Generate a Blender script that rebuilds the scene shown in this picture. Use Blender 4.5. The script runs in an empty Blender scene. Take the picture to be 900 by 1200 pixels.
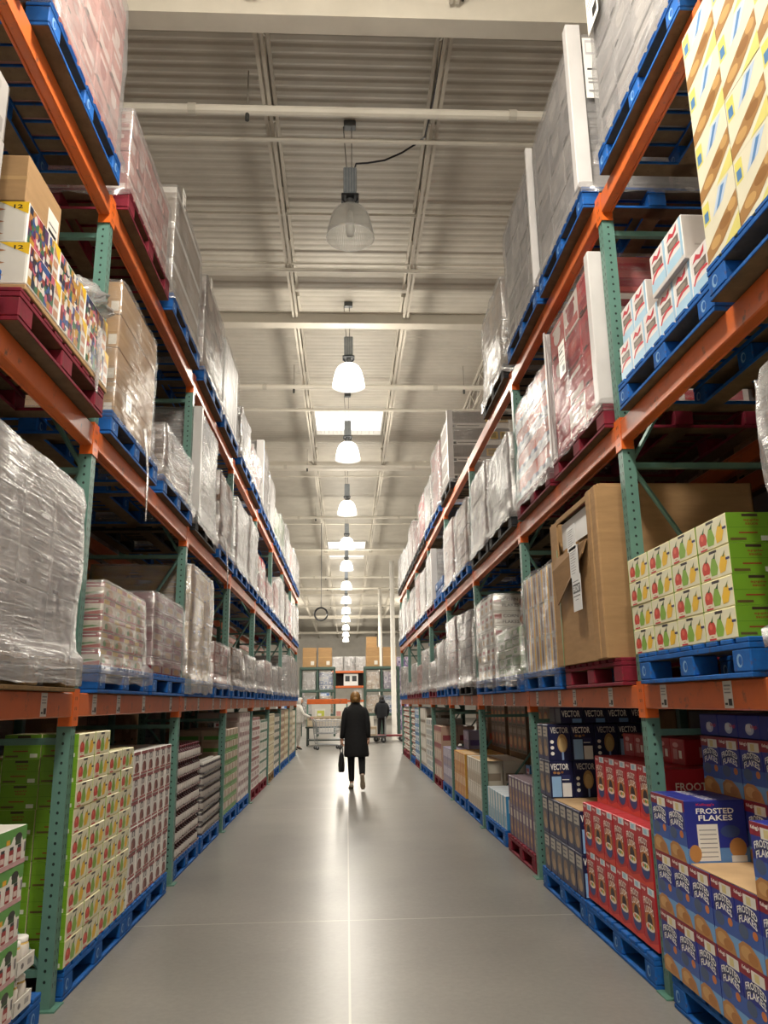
import bpy, math, random
from math import pi, sin, cos, radians as R_
from mathutils import Vector, Matrix, noise
random.seed(7)
SC = bpy.context.scene
COL = SC.collection
# ------------------------------------------------------------------ colour / materials
def lin(c):
    return c / 12.92 if c <= 0.04045 else ((c + 0.055) / 1.055) ** 2.4
def H(h):
    h = h.lstrip('#')
    return tuple(lin(int(h[i:i + 2], 16) / 255) for i in (0, 2, 4)) + (1.0,)
def newmat(name):
    m = bpy.data.materials.new(name); m.use_nodes = True
    nt = m.node_tree; nt.nodes.clear()
    return m, nt
def N(nt, t, **kw):
    n = nt.nodes.new(t)
    for k, v in kw.items():
        if k in n.inputs: n.inputs[k].default_value = v
        else: setattr(n, k, v)
    return n
def L(nt, a, b): nt.links.new(a, b)
def ramp(nt, fac, stops):
    r = nt.nodes.new('ShaderNodeValToRGB')
    e = r.color_ramp.elements
    e[0].position, e[0].color = stops[0]
    e[1].position, e[1].color = stops[-1]
    for p, c in stops[1:-1]:
        x = e.new(p); x.color = c
    L(nt, fac, r.inputs[0]); return r
def g(v): return (v, v, v, 1)

def mat_col(name, rough=0.5, spec=0.4, wear=0.12, scale=9, metallic=0.0, bump=0.0, stretch=(1, 1, 1), dirt=None):
    """procedural material on the mesh's own print / paint colours with uneven wear"""
    m, nt = newmat(name)
    out = N(nt, 'ShaderNodeOutputMaterial'); b = N(nt, 'ShaderNodeBsdfPrincipled')
    b.inputs['Roughness'].default_value = rough
    b.inputs['Specular IOR Level'].default_value = spec
    b.inputs['Metallic'].default_value = metallic
    at = N(nt, 'ShaderNodeAttribute'); at.attribute_name = 'Col'
    tc = N(nt, 'ShaderNodeTexCoord'); mp = N(nt, 'ShaderNodeMapping'); mp.inputs['Scale'].default_value = stretch
    L(nt, tc.outputs['Object'], mp.inputs['Vector'])
    ns = N(nt, 'ShaderNodeTexNoise', Scale=scale, Detail=5.0, Roughness=0.6)
    L(nt, mp.outputs['Vector'], ns.inputs['Vector'])
    rp = ramp(nt, ns.outputs['Fac'], [(0.3, g(1 - wear)), (0.7, g(1 + wear * 0.4))])
    mx = N(nt, 'ShaderNodeMixRGB', blend_type='MULTIPLY'); mx.inputs[0].default_value = 1
    L(nt, at.outputs['Color'], mx.inputs[1]); L(nt, rp.outputs[0], mx.inputs[2])
    last = mx.outputs[0]
    if dirt:
        n2 = N(nt, 'ShaderNodeTexNoise', Scale=scale * 2.3, Detail=6.0, Roughness=0.7)
        L(nt, mp.outputs['Vector'], n2.inputs['Vector'])
        r2 = ramp(nt, n2.outputs['Fac'], [(0.58, g(0)), (0.72, g(1))])
        m2 = N(nt, 'ShaderNodeMixRGB'); m2.inputs[2].default_value = dirt
        L(nt, r2.outputs[0], m2.inputs[0]); L(nt, last, m2.inputs[1]); last = m2.outputs[0]
    L(nt, last, b.inputs['Base Color'])
    if bump:
        bp = N(nt, 'ShaderNodeBump', Strength=bump, Distance=0.01)
        L(nt, ns.outputs['Fac'], bp.inputs['Height']); L(nt, bp.outputs[0], b.inputs['Normal'])
    L(nt, b.outputs[0], out.inputs[0])
    return m
M = {}
M['card'] = mat_col('printed_card', 0.42, 0.45, 0.06, 6)
M['matte'] = mat_col('matte_card', 0.75, 0.25, 0.12, 5, bump=0.05)
M['kraft'] = mat_col('kraft_board', 0.8, 0.2, 0.16, 4, bump=0.08, stretch=(1, 1, 6))
M['steel'] = mat_col('painted_steel', 0.38, 0.5, 0.14, 5, bump=0.03, dirt=H('5a4a3c'))
M['post'] = mat_col('painted_post', 0.42, 0.45, 0.12, 7, bump=0.02)
M['wood'] = mat_col('pallet_wood', 0.72, 0.25, 0.3, 11, bump=0.12, stretch=(1, 1, 1), dirt=H('4a3a2a'))
M['plastic'] = mat_col('plastic', 0.3, 0.5, 0.05, 5)
M['cloth'] = mat_col('cloth', 0.9, 0.1, 0.2, 30, bump=0.05)
M['roof'] = mat_col('ceiling_paint', 0.6, 0.3, 0.1, 2.5)
M['metal'] = mat_col('galvanised', 0.35, 0.5, 0.2, 12, metallic=0.6)

def mk_film(name, base, amp, ang, tint=(0.93, 0.92, 0.92, 1), rough=0.16):
    m, nt = newmat(name)
    out = N(nt, 'ShaderNodeOutputMaterial')
    tc = N(nt, 'ShaderNodeTexCoord'); oi = N(nt, 'ShaderNodeObjectInfo')
    ad = N(nt, 'ShaderNodeVectorMath', operation='ADD')
    cb = N(nt, 'ShaderNodeCombineXYZ')
    mu = N(nt, 'ShaderNodeMath', operation='MULTIPLY'); mu.inputs[1].default_value = 37
    L(nt, oi.outputs['Random'], mu.inputs[0]); L(nt, mu.outputs[0], cb.inputs[0]); L(nt, mu.outputs[0], cb.inputs[2])
    L(nt, tc.outputs['Object'], ad.inputs[0]); L(nt, cb.outputs[0], ad.inputs[1])
    mp = N(nt, 'ShaderNodeMapping'); mp.inputs['Rotation'].default_value = (R_(ang * .6), R_(ang), 0); mp.inputs['Scale'].default_value = (1.6, 1.6, 22)
    L(nt, ad.outputs[0], mp.inputs['Vector'])
    n1 = N(nt, 'ShaderNodeTexNoise', Scale=1.6, Detail=4.0, Roughness=0.55, Distortion=0.6)
    L(nt, mp.outputs[0], n1.inputs['Vector'])
    n2 = N(nt, 'ShaderNodeTexNoise', Scale=3.2, Detail=3.0, Roughness=0.6, Distortion=1.4)
    L(nt, ad.outputs[0], n2.inputs['Vector'])
    mm = N(nt, 'ShaderNodeMath', operation='MULTIPLY'); L(nt, n1.outputs['Fac'], mm.inputs[0]); L(nt, n2.outputs['Fac'], mm.inputs[1])
    rp = ramp(nt, mm.outputs[0], [(0.12, g(max(0, base - amp * .5))), (0.3, g(base)), (0.46, g(min(1, base + amp)))])
    bp = N(nt, 'ShaderNodeBump', Strength=0.55, Distance=0.03)
    L(nt, mm.outputs[0], bp.inputs['Height'])
    tr = N(nt, 'ShaderNodeBsdfTransparent'); tr.inputs[0].default_value = tint
    df = N(nt, 'ShaderNodeBsdfDiffuse'); df.inputs[0].default_value = (0.54, 0.535, 0.535, 1)
    gl = N(nt, 'ShaderNodeBsdfGlossy'); gl.inputs['Roughness'].default_value = rough; gl.inputs[0].default_value = (0.9, 0.9, 0.9, 1)
    L(nt, bp.outputs[0], gl.inputs['Normal']); L(nt, bp.outputs[0], df.inputs['Normal'])
    m1 = N(nt, 'ShaderNodeMixShader'); m1.inputs[0].default_value = 0.5
    L(nt, df.outputs[0], m1.inputs[1]); L(nt, gl.outputs[0], m1.inputs[2])
    m2 = N(nt, 'ShaderNodeMixShader'); L(nt, rp.outputs[0], m2.inputs[0])
    L(nt, tr.outputs[0], m2.inputs[1]); L(nt, m1.outputs[0], m2.inputs[2])
    L(nt, m2.outputs[0], out.inputs[0])
    return m
M['film'] = mk_film('stretch_film', 0.42, 0.4, 24)
M['film_thin'] = mk_film('thin_stretch_film', 0.22, 0.35, -20)
M['film_thick'] = mk_film('thick_stretch_film', 0.62, 0.34, 40)

def mk_floor():
    m, nt = newmat('polished_concrete')
    out = N(nt, 'ShaderNodeOutputMaterial'); b = N(nt, 'ShaderNodeBsdfPrincipled')
    tc = N(nt, 'ShaderNodeTexCoord')
    n1 = N(nt, 'ShaderNodeTexNoise', Scale=0.6, Detail=6.0, Roughness=0.6, Distortion=0.0); L(nt, tc.outputs['Object'], n1.inputs['Vector'])
    n2 = N(nt, 'ShaderNodeTexNoise', Scale=26.0, Detail=6.0, Roughness=0.7); L(nt, tc.outputs['Object'], n2.inputs['Vector'])
    r1 = ramp(nt, n1.outputs['Fac'], [(0.25, H('75736f')), (0.75, H('8d8a84'))])
    r2 = ramp(nt, n2.outputs['Fac'], [(0.3, g(0.88)), (0.7, g(1.06))])
    mx = N(nt, 'ShaderNodeMixRGB', blend_type='MULTIPLY'); mx.inputs[0].default_value = 1
    L(nt, r1.outputs[0], mx.inputs[1]); L(nt, r2.outputs[0], mx.inputs[2])
    # saw-cut joints, filled pale: one down the middle of the aisle, cross joints every 6.15 m
    sp = N(nt, 'ShaderNodeSeparateXYZ'); L(nt, tc.outputs['Object'], sp.inputs[0])
    def line(src, off, pitch, half):
        a = N(nt, 'ShaderNodeMath', operation='ADD'); a.inputs[1].default_value = off + pitch * 50.5; L(nt, src, a.inputs[0])
        md = N(nt, 'ShaderNodeMath', operation='MODULO'); md.inputs[1].default_value = pitch; L(nt, a.outputs[0], md.inputs[0])
        s = N(nt, 'ShaderNodeMath', operation='SUBTRACT'); s.inputs[1].default_value = pitch / 2; L(nt, md.outputs[0], s.inputs[0])
        ab = N(nt, 'ShaderNodeMath', operation='ABSOLUTE'); L(nt, s.outputs[0], ab.inputs[0])
        lt = N(nt, 'ShaderNodeMath', operation='LESS_THAN'); lt.inputs[1].default_value = half; L(nt, ab.outputs[0], lt.inputs[0])
        return lt.outputs[0]
    la = line(sp.outputs[0], -0.012, 7.0, 0.006); lb = line(sp.outputs[1], -6.13, 6.15, 0.007)
    mxm = N(nt, 'ShaderNodeMath', operation='MAXIMUM'); L(nt, la, mxm.inputs[0]); L(nt, lb, mxm.inputs[1])
    m2 = N(nt, 'ShaderNodeMixRGB'); m2.inputs[2].default_value = H('a6a199')
    L(nt, mxm.outputs[0], m2.inputs[0]); L(nt, mx.outputs[0], m2.inputs[1])
    L(nt, m2.outputs[0], b.inputs['Base Color'])
    b.inputs['Roughness'].default_value = 0.31
    b.inputs['Specular IOR Level'].default_value = 0.19
    bp = N(nt, 'ShaderNodeBump', Strength=0.02, Distance=0.003); L(nt, n2.outputs['Fac'], bp.inputs['Height']); L(nt, bp.outputs[0], b.inputs['Normal'])
    L(nt, b.outputs[0], out.inputs[0]); return m
M['floor'] = mk_floor()

def mk_emit(name, col, s):
    m, nt = newmat(name); out = N(nt, 'ShaderNodeOutputMaterial'); e = N(nt, 'ShaderNodeEmission')
    e.inputs[0].default_value = col; e.inputs[1].default_value = s
    ns = N(nt, 'ShaderNodeTexNoise', Scale=3.0); rp = ramp(nt, ns.outputs['Fac'], [(0.3, (col[0] * .9, col[1] * .9, col[2] * .9, 1)), (0.7, col)])
    L(nt, rp.outputs[0], e.inputs[0]); L(nt, e.outputs[0], out.inputs[0]); return m
M['skylight'] = mk_emit('daylight_panel', (1, 0.98, 0.97, 1), 1.9)
M['bulb'] = mk_emit('lamp_tube_on', (1, 0.97, 0.88, 1), 8.0)
def mk_shade(name, emit):
    m, nt = newmat(name); out = N(nt, 'ShaderNodeOutputMaterial')
    tc = N(nt, 'ShaderNodeTexCoord'); sp = N(nt, 'ShaderNodeSeparateXYZ'); L(nt, tc.outputs['Object'], sp.inputs[0])
    at = N(nt, 'ShaderNodeMath', operation='ARCTAN2'); L(nt, sp.outputs[0], at.inputs[0]); L(nt, sp.outputs[1], at.inputs[1])
    mu = N(nt, 'ShaderNodeMath', operation='MULTIPLY'); mu.inputs[1].default_value = 60; L(nt, at.outputs[0], mu.inputs[0])
    sn = N(nt, 'ShaderNodeMath', operation='SINE'); L(nt, mu.outputs[0], sn.inputs[0])
    bp = N(nt, 'ShaderNodeBump', Strength=0.3, Distance=0.004); L(nt, sn.outputs[0], bp.inputs['Height'])
    tr = N(nt, 'ShaderNodeBsdfTransparent'); tr.inputs[0].default_value = (0.97, 0.97, 0.96, 1)
    gl = N(nt, 'ShaderNodeBsdfGlossy'); gl.inputs['Roughness'].default_value = 0.08; L(nt, bp.outputs[0], gl.inputs['Normal'])
    df = N(nt, 'ShaderNodeBsdfTranslucent'); df.inputs[0].default_value = (0.9, 0.9, 0.88, 1)
    lw = N(nt, 'ShaderNodeLayerWeight', Blend=0.35)
    a = N(nt, 'ShaderNodeMixShader'); a.inputs[0].default_value = 0.55; L(nt, df.outputs[0], a.inputs[1]); L(nt, gl.outputs[0], a.inputs[2])
    rp = ramp(nt, lw.outputs['Facing'], [(0.0, g(0.16 if emit else .34)), (0.55, g(0.3 if emit else .5)), (1.0, g(0.8 if emit else .95))])
    b = N(nt, 'ShaderNodeMixShader'); L(nt, rp.outputs[0], b.inputs[0]); L(nt, tr.outputs[0], b.inputs[1]); L(nt, a.outputs[0], b.inputs[2])
    last = b.outputs[0]
    if emit:
        e = N(nt, 'ShaderNodeEmission'); e.inputs[0].default_value = (1, 0.985, 0.94, 1); e.inputs[1].default_value = emit
        mz = N(nt, 'ShaderNodeMapRange'); mz.inputs['From Min'].default_value = -.25; mz.inputs['From Max'].default_value = .1; mz.inputs['To Min'].default_value = emit * .3; mz.inputs['To Max'].default_value = emit
        L(nt, sp.outputs[2], mz.inputs['Value']); L(nt, mz.outputs[0], e.inputs[1])
        ad = N(nt, 'ShaderNodeAddShader'); L(nt, last, ad.inputs[0]); L(nt, e.outputs[0], ad.inputs[1]); last = ad.outputs[0]
    L(nt, last, out.inputs[0]); return m
M['shade_on'] = mk_shade('prismatic_shade_glowing', 0.6)
M['shade_off'] = mk_shade('prismatic_shade_clear', 0)

# ------------------------------------------------------------------ mesh builder
class MB:
    def __init__(s):
        s.v = []; s.f = []; s.c = []; s.m = []; s.T = None
    def add(s, vs, fs, col, mi=0):
        b = len(s.v)
        if s.T is not None: vs = [tuple(s.T @ Vector(p)) for p in vs]
        s.v.extend(vs)
        multi = isinstance(col, list)
        for i, f in enumerate(fs):
            s.f.append(tuple(b + k for k in f)); s.c.append(col[i] if multi else col); s.m.append(mi)
    def box(s, x0, y0, z0, x1, y1, z1, col, ch=0.0, cols=None, mi=0):
        """cols: dict face->colour for front(-y) back left right top bottom"""
        if ch <= 0:
            vs = [(x0, y0, z0), (x1, y0, z0), (x1, y1, z0), (x0, y1, z0), (x0, y0, z1), (x1, y0, z1), (x1, y1, z1), (x0, y1, z1)]
            fs = [(0, 1, 5, 4), (2, 3, 7, 6), (3, 0, 4, 7), (1, 2, 6, 5), (4, 5, 6, 7), (3, 2, 1, 0)]
            nm = ['front', 'back', 'left', 'right', 'top', 'bottom']
            cc = [(cols or {}).get(n, col) for n in nm]
            s.add(vs, fs, cc, mi); return
        c = min(ch, (x1 - x0) * .45, (y1 - y0) * .45, (z1 - z0) * .45)
        vs = []; idx = {}
        for ix, X in ((0, x0), (1, x1)):
            for iy, Y in ((0, y0), (1, y1)):
                for iz, Z in ((0, z0), (1, z1)):
                    dx = c if ix == 0 else -c; dy = c if iy == 0 else -c; dz = c if iz == 0 else -c
                    idx[ix, iy, iz] = len(vs)
                    vs += [(X, Y + dy, Z + dz), (X + dx, Y, Z + dz), (X + dx, Y + dy, Z)]
        i = lambda a, b, d, k: idx[a, b, d] + k
        fs = [(i(0, 0, 0, 1), i(1, 0, 0, 1), i(1, 0, 1, 1), i(0, 0, 1, 1)), (i(1, 1, 0, 1), i(0, 1, 0, 1), i(0, 1, 1, 1), i(1, 1, 1, 1)),
              (i(0, 1, 0, 0), i(0, 0, 0, 0), i(0, 0, 1, 0), i(0, 1, 1, 0)), (i(1, 0, 0, 0), i(1, 1, 0, 0), i(1, 1, 1, 0), i(1, 0, 1, 0)),
              (i(0, 0, 1, 2), i(1, 0, 1, 2), i(1, 1, 1, 2), i(0, 1, 1, 2)), (i(0, 1, 0, 2), i(1, 1, 0, 2), i(1, 0, 0, 2), i(0, 0, 0, 2))]
        nm = ['front', 'back', 'left', 'right', 'top', 'bottom']
        cc = [(cols or {}).get(n, col) for n in nm]
        for (a, b) in ((0, 0), (0, 1), (1, 0), (1, 1)):
            fs.append((i(a, b, 0, 0), i(a, b, 1, 0), i(a, b, 1, 1), i(a, b, 0, 1))); cc.append(col)   # vertical edges
            fs.append((i(a, 0, b, 0), i(a, 1, b, 0), i(a, 1, b, 2), i(a, 0, b, 2))); cc.append(col)
            fs.append((i(0, a, b, 1), i(1, a, b, 1), i(1, a, b, 2), i(0, a, b, 2))); cc.append(col)
        for a in (0, 1):
            for b in (0, 1):
                for d in (0, 1):
                    fs.append((i(a, b, d, 0), i(a, b, d, 1), i(a, b, d, 2))); cc.append(col)
        s.add(vs, fs, cc, mi)
    def loft(s, rings, col, cap=True, mi=0, cols=None):
        n = len(rings[0]); vs = [p for r in rings for p in r]; fs = []; cc = []
        for k in range(len(rings) - 1):
            for j in range(n):
                fs.append((k * n + j, k * n + (j + 1) % n, (k + 1) * n + (j + 1) % n, (k + 1) * n + j)); cc.append(cols[k] if cols else col)
        if cap:
            fs.append(tuple(range(n - 1, -1, -1))); cc.append(cols[0] if cols else col)
            fs.append(tuple((len(rings) - 1) * n + j for j in range(n))); cc.append(cols[-1] if cols else col)
        s.add(vs, fs, cc, mi)
    def cyl(s, p0, p1, r0, r1=None, n=10, col=(1, 1, 1, 1), cap=True, mi=0):
        r1 = r0 if r1 is None else r1
        p0 = Vector(p0); p1 = Vector(p1); d = (p1 - p0).normalized()
        a = d.orthogonal().normalized(); b = d.cross(a)
        s.loft([[tuple(p + (a * cos(2 * pi * j / n) + b * sin(2 * pi * j / n)) * r) for j in range(n)] for p, r in ((p0, r0), (p1, r1))], col, cap, mi)
    def tube(s, pts, r, n=6, col=(1, 1, 1, 1), mi=0):
        pts = [Vector(p) for p in pts]; rings = []
        a = None
        for i, p in enumerate(pts):
            d = (pts[min(i + 1, len(pts) - 1)] - pts[max(i - 1, 0)]).normalized()
            a = d.orthogonal().normalized() if a is None else (a - d * a.dot(d)).normalized()
            b = d.cross(a); rr = r[i] if isinstance(r, (list, tuple)) else r
            rings.append([tuple(p + (a * cos(2 * pi * j / n) + b * sin(2 * pi * j / n)) * rr) for j in range(n)])
        s.loft(rings, col, True, mi)
    def lathe(s, prof, n=24, col=(1, 1, 1, 1), cap=False, cols=None, c=(0, 0, 0), mi=0):
        s.loft([[(c[0] + r * cos(2 * pi * j / n), c[1] + r * sin(2 * pi * j / n), c[2] + z) for j in range(n)] for r, z in prof], col, cap, mi, cols)
    def mesh(s, name, mats, smooth=False):
        me = bpy.data.meshes.new(name); me.from_pydata(s.v, [], s.f)
        for mm in (mats if isinstance(mats, (list, tuple)) else [mats]): me.materials.append(mm)
        at = me.color_attributes.new('Col', 'FLOAT_COLOR', 'CORNER')
        buf = []
        for p, c in zip(me.polygons, s.c): buf.extend(list(c) * p.loop_total)
        at.data.foreach_set('color', buf)
        me.polygons.foreach_set('material_index', s.m)
        if smooth: me.polygons.foreach_set('use_smooth', [True] * len(s.f))
        me.update(); return me
def add_ob(name, data, parent=None, loc=(0, 0, 0), rz=0.0):
    o = bpy.data.objects.new(name, data); COL.objects.link(o)
    o.parent = parent; o.location = loc; o.rotation_euler = (0, 0, rz); return o
USED = set()
def tag(o, label=None, cat=None, group=None, kind=None):
    if label:
        o['label'] = label
    if cat: o['category'] = cat
    if group: o['group'] = group
    if kind: o['kind'] = kind
    return o
def thing(name, label, cat, loc=(0, 0, 0), rz=0.0, group=None, data=None):
    return tag(add_ob(name, data, None, loc, rz), label, cat, group)
def dup(root, loc, rz, label=None, group=None):
    r = root.copy(); COL.objects.link(r); r.location = loc; r.rotation_euler = (0, 0, rz)
    if label: r['label'] = label
    if group: r['group'] = group
    for ch in root.children:
        c = ch.copy(); COL.objects.link(c); c.parent = r
        for gg in ch.children:
            d = gg.copy(); COL.objects.link(d); d.parent = c
    return r
ORD = ['first', 'second', 'third', 'fourth', 'fifth', 'sixth', 'seventh', 'eighth', 'ninth', 'tenth', 'eleventh', 'twelfth']
ROWS = ['bottom'] + ORD[1:]

# ------------------------------------------------------------------ lettering
_TX = {}
def text2d(txt, bold=0.02):
    k = (txt, bold)
    if k in _TX: return _TX[k]
    cu = bpy.data.curves.new('lettering', 'FONT'); cu.body = txt; cu.size = 1; cu.resolution_u = 2; cu.offset = bold; cu.fill_mode = 'FRONT' if hasattr(cu, 'fill_mode') else cu.fill_mode
    ob = bpy.data.objects.new('lettering', cu); me = ob.to_mesh()
    vs = [(v.co.x, v.co.y) for v in me.vertices]; fs = [tuple(p.vertices) for p in me.polygons]
    # keep only faces on the front
    ob.to_mesh_clear(); bpy.data.objects.remove(ob); bpy.data.curves.remove(cu)
    if vs:
        x0 = min(v[0] for v in vs); x1 = max(v[0] for v in vs); y0 = min(v[1] for v in vs); y1 = max(v[1] for v in vs)
        w = max(1e-6, x1 - x0); h = max(1e-6, y1 - y0)
        vs = [((x - x0) / w, (y - y0) / h) for x, y in vs]; asp = w / h
    else: asp = 1
    _TX[k] = (vs, fs, asp); return _TX[k]
def art(mb, O, U, V, Nn, items, eps=0.00012, mi=0):
    """flat print on a face. items in 0..1 face coordinates, drawn in order:
    ('r',x0,y0,x1,y1,c) ('e',cx,cy,rx,ry,c) ('p',[(x,y)..],c) ('t',str,cx,cy,w,h,c[,bend[,rot]])"""
    O = Vector(O); U = Vector(U); V = Vector(V); Nn = Vector(Nn)
    def put(pts, fs, c, k):
        mb.add([tuple(O + U * x + V * y + Nn * (eps * (k + 1))) for x, y in pts], fs, c, mi)
    for k, it in enumerate(items):
        t = it[0]; kk = min(k, 6) + k * 0.05
        if t == 'r':
            _, x0, y0, x1, y1, c = it; put([(x0, y0), (x1, y0), (x1, y1), (x0, y1)], [(0, 1, 2, 3)], c, kk)
        elif t == 'e':
            _, cx, cy, rx, ry, c = it
            put([(cx + rx * cos(2 * pi * j / 16), cy + ry * sin(2 * pi * j / 16)) for j in range(16)], [tuple(range(16))], c, kk)
        elif t == 'p':
            put(it[1], [tuple(range(len(it[1])))], it[2], kk)
        elif t == 't':
            _, s, cx, cy, w, h, c = it[:7]; bend = it[7] if len(it) > 7 else 0; rot = it[8] if len(it) > 8 else 0
            vs, fs, asp = text2d(s); pts = []
            for x, y in vs:
                a = (x - .5); b = (y - .5) * h - bend * (a * 2) ** 2
                a *= w
                if rot: a, b = -b * rot, a * rot
                pts.append((cx + a, cy + b))
            put(pts, fs, c, kk)
W_ = H('f2f0ea'); K_ = H('17161a'); RED = H('c01f26'); NAVY = H('14183f')
def carton(w, d, h, base, front=(), left=(), right=(), top=(), ch=0.004, cols=None, mat='card', name='carton'):
    mb = MB(); mb.box(-w / 2, -d / 2, 0, w / 2, d / 2, h, base, ch, cols)
    if front: art(mb, (-w / 2, -d / 2, 0), (w, 0, 0), (0, 0, h), (0, -1, 0), front)
    if left: art(mb, (-w / 2, d / 2, 0), (0, -d, 0), (0, 0, h), (-1, 0, 0), left)
    if right: art(mb, (w / 2, -d / 2, 0), (0, d, 0), (0, 0, h), (1, 0, 0), right)
    if top: art(mb, (-w / 2, -d / 2, h), (w, 0, 0), (0, d, 0), (0, 0, 1), top)
    return mb.mesh(name, M[mat])

# ------------------------------------------------------------------ layout (metres; camera stands at the origin, aisle runs along +Y)
BAY = 2.845
SIDE = {'L': dict(s=-1, x=-1.511, y1=4.597, word='left'), 'R': dict(s=1, x=1.660, y1=4.493, word='right')}
BEAM_LO = [None, 1.4465, 3.010, 4.562]; BEAM_H = 0.13
DEEP = 1.07
def lev(k): return 0.0 if k == 0 else BEAM_LO[k] + BEAM_H
def slot_y(S, b, s): return SIDE[S]['y1'] + BAY * (b - 1) + (0.13 if s == 0 else 1.49)
def face_x(S, k): return (-1.49 if S == 'L' else 1.63) if k == 0 else (-1.455 if S == 'L' else 1.605)
def rz_of(S): return -SIDE[S]['s'] * pi / 2
LEVEL = ['floor', 'lower beam', 'middle beam', 'top beam']
BAYN = ['nearest', 'second', 'third', 'fourth', 'fifth', 'sixth', 'seventh', 'farthest']
def where(S, b, s, k):
    h = 'near' if s == 0 else 'far'
    if k == 0: return f"on floor under {SIDE[S]['word']} rack, {BAYN[b]} bay, {h} half"
    return f"on {SIDE[S]['word']} rack's {LEVEL[k]}, {BAYN[b]} bay, {h} half"

# ------------------------------------------------------------------ the building
def build_shell():
    mb = MB(); mb.box(-16, -4, -0.2, 16, 76, 0, H('8a8377'))
    tag(add_ob('floor', mb.mesh('floor', M['floor'])), 'grey polished concrete floor with pale saw-cut joints', 'floor', kind='structure')
    # ribbed roof deck, ribs across the aisle
    Z = 8.06; pitch = 0.152; dz = 0.009
    sk = [(-0.72, 0.86, 17.0, 18.75), (-0.78, 0.80, 32.3, 36.3)]
    mb = MB(); c = H('b9b3a8'); y = -4.0
    def strip(ya, za, yb, zb):
        segs = [(-16, 16)]
        for x0, x1, ya0, yb0 in sk:
            if ya >= ya0 - .08 and yb <= yb0 + .08:
                segs = [(-16, x0), (x1, 16)]
        for a, b in segs:
            mb.add([(a, ya, za), (b, ya, za), (b, yb, zb), (a, yb, zb)], [(0, 3, 2, 1)], c)
    while y < 76:
        p = pitch
        strip(y, Z, y + p * .38, Z); strip(y + p * .38, Z, y + p * .6, Z + dz)
        strip(y + p * .6, Z + dz, y + p * .78, Z + dz); strip(y + p * .78, Z + dz, y + p, Z); y += p
    tag(add_ob('ceiling', mb.mesh('ceiling', M['roof'])), 'off-white ribbed metal roof deck', 'ceiling', kind='structure')
    for i, (x0, x1, y0, y1) in enumerate(sk):
        mb = MB(); fr = H('c9c4ba'); t = 0.03
        for a in ((x0 - t, y0 - t, x1 + t, y0), (x0 - t, y1, x1 + t, y1 + t), (x0 - t, y0, x0, y1), (x1, y0, x1 + t, y1)):
            mb.box(a[0], a[1], 8.02, a[2], a[3], 8.18, fr)
        w = add_ob(f'window_{i+1}', mb.mesh('skylight_frame', M['roof']))
        tag(w, 'rectangular roof skylight between two joists, ' + ('nearer one' if i == 0 else 'farther one'), 'skylight', kind='structure')
        mb = MB(); mb.box(x0, y0, 8.14, x1, y1, 8.16, W_); add_ob('glazing', mb.mesh('skylight_pane', M['skylight']), w)
        mb = MB(); n = int((x1 - x0) / .1)
        for k in range(1, n): mb.cyl((x0 + k * .1, y0, 8.05), (x0 + k * .1, y1, 8.05), .004, n=4, col=fr)
        for k in range(1, int((y1 - y0) / .2)): mb.cyl((x0, y0 + k * .2, 8.04), (x1, y0 + k * .2, 8.04), .004, n=4, col=fr)
        add_ob('safety_grille', mb.mesh('skylight_grille', M['roof']), w)
    wc = H('d4cfc6')
    for nm, b in (('wall_left', (-16.2, -4, 0, -16, 76, 8.5)), ('wall_right', (16, -4, 0, 16.2, 76, 8.5)), ('wall_back', (-16.2, 76, 0, 16.2, 76.2, 8.5)), ('wall_front', (-16.2, -4.2, 0, 16.2, -4, 8.5))):
        mb = MB(); mb.box(*b, wc)
        tag(add_ob(nm, mb.mesh(nm, M['roof'])), 'plain pale warehouse wall, ' + nm.split('_')[1] + ' side', 'wall', kind='structure')
    # bar joists along the aisle
    jc = H('c2bbae'); n = 0
    def joist(x, y0, y1):
        mb = MB()
        for dx in (-.045, .012):
            mb.box(x + dx, y0, 7.50, x + dx + .033, y1, 7.533, jc); mb.box(x + dx, y0, 8.0, x + dx + .033, y1, 8.055, jc)
        y = y0 + .1; k = 0
        while y + .6 < y1:
            za, zb = (7.53, 8.02) if k % 2 == 0 else (8.02, 7.53)
            mb.cyl((x, y, za), (x, y + .6, zb), .011, n=5, col=jc); y += .6; k += 1
        return mb
    seq = 0
    GIRD = [5.72, 11.6, 19.7, 32.0, 44, 57, 70]
    for x in [0.08 + 1.77 * (i + .5) for i in range(-5, 5)]:
        prev = -4.0
        root = add_ob(f'trim_{seq+1}', None); seq += 1
        tag(root, 'painted steel bar joist running along the roof', 'joist', kind='structure', group='roof joists')
        for gy in GIRD + [76]:
            add_ob('joist_span', joist(x, prev, gy - .02).mesh('joist_span', M['roof']), root); prev = gy + .2
    for i, gy in enumerate(GIRD):
        mb = MB(); hgt = .62 if i == 0 else .2; z0 = 7.36 if i == 0 else 7.42; wd = .2
        mb.box(-16, gy, z0, 16, gy + wd, z0 + .025, jc); mb.box(-16, gy, z0 + hgt - .02, 16, gy + wd, z0 + hgt, jc)
        mb.box(-16, gy + .03, z0 + .025, 16, gy + wd - .03, z0 + hgt - .02, jc)
        tag(add_ob(f'trim_{seq+1}', mb.mesh('girder', M['roof'])), 'painted steel roof girder crossing the aisle, ' + ORD[i] + ' from the camera', 'girder', kind='structure'); seq += 1
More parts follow.
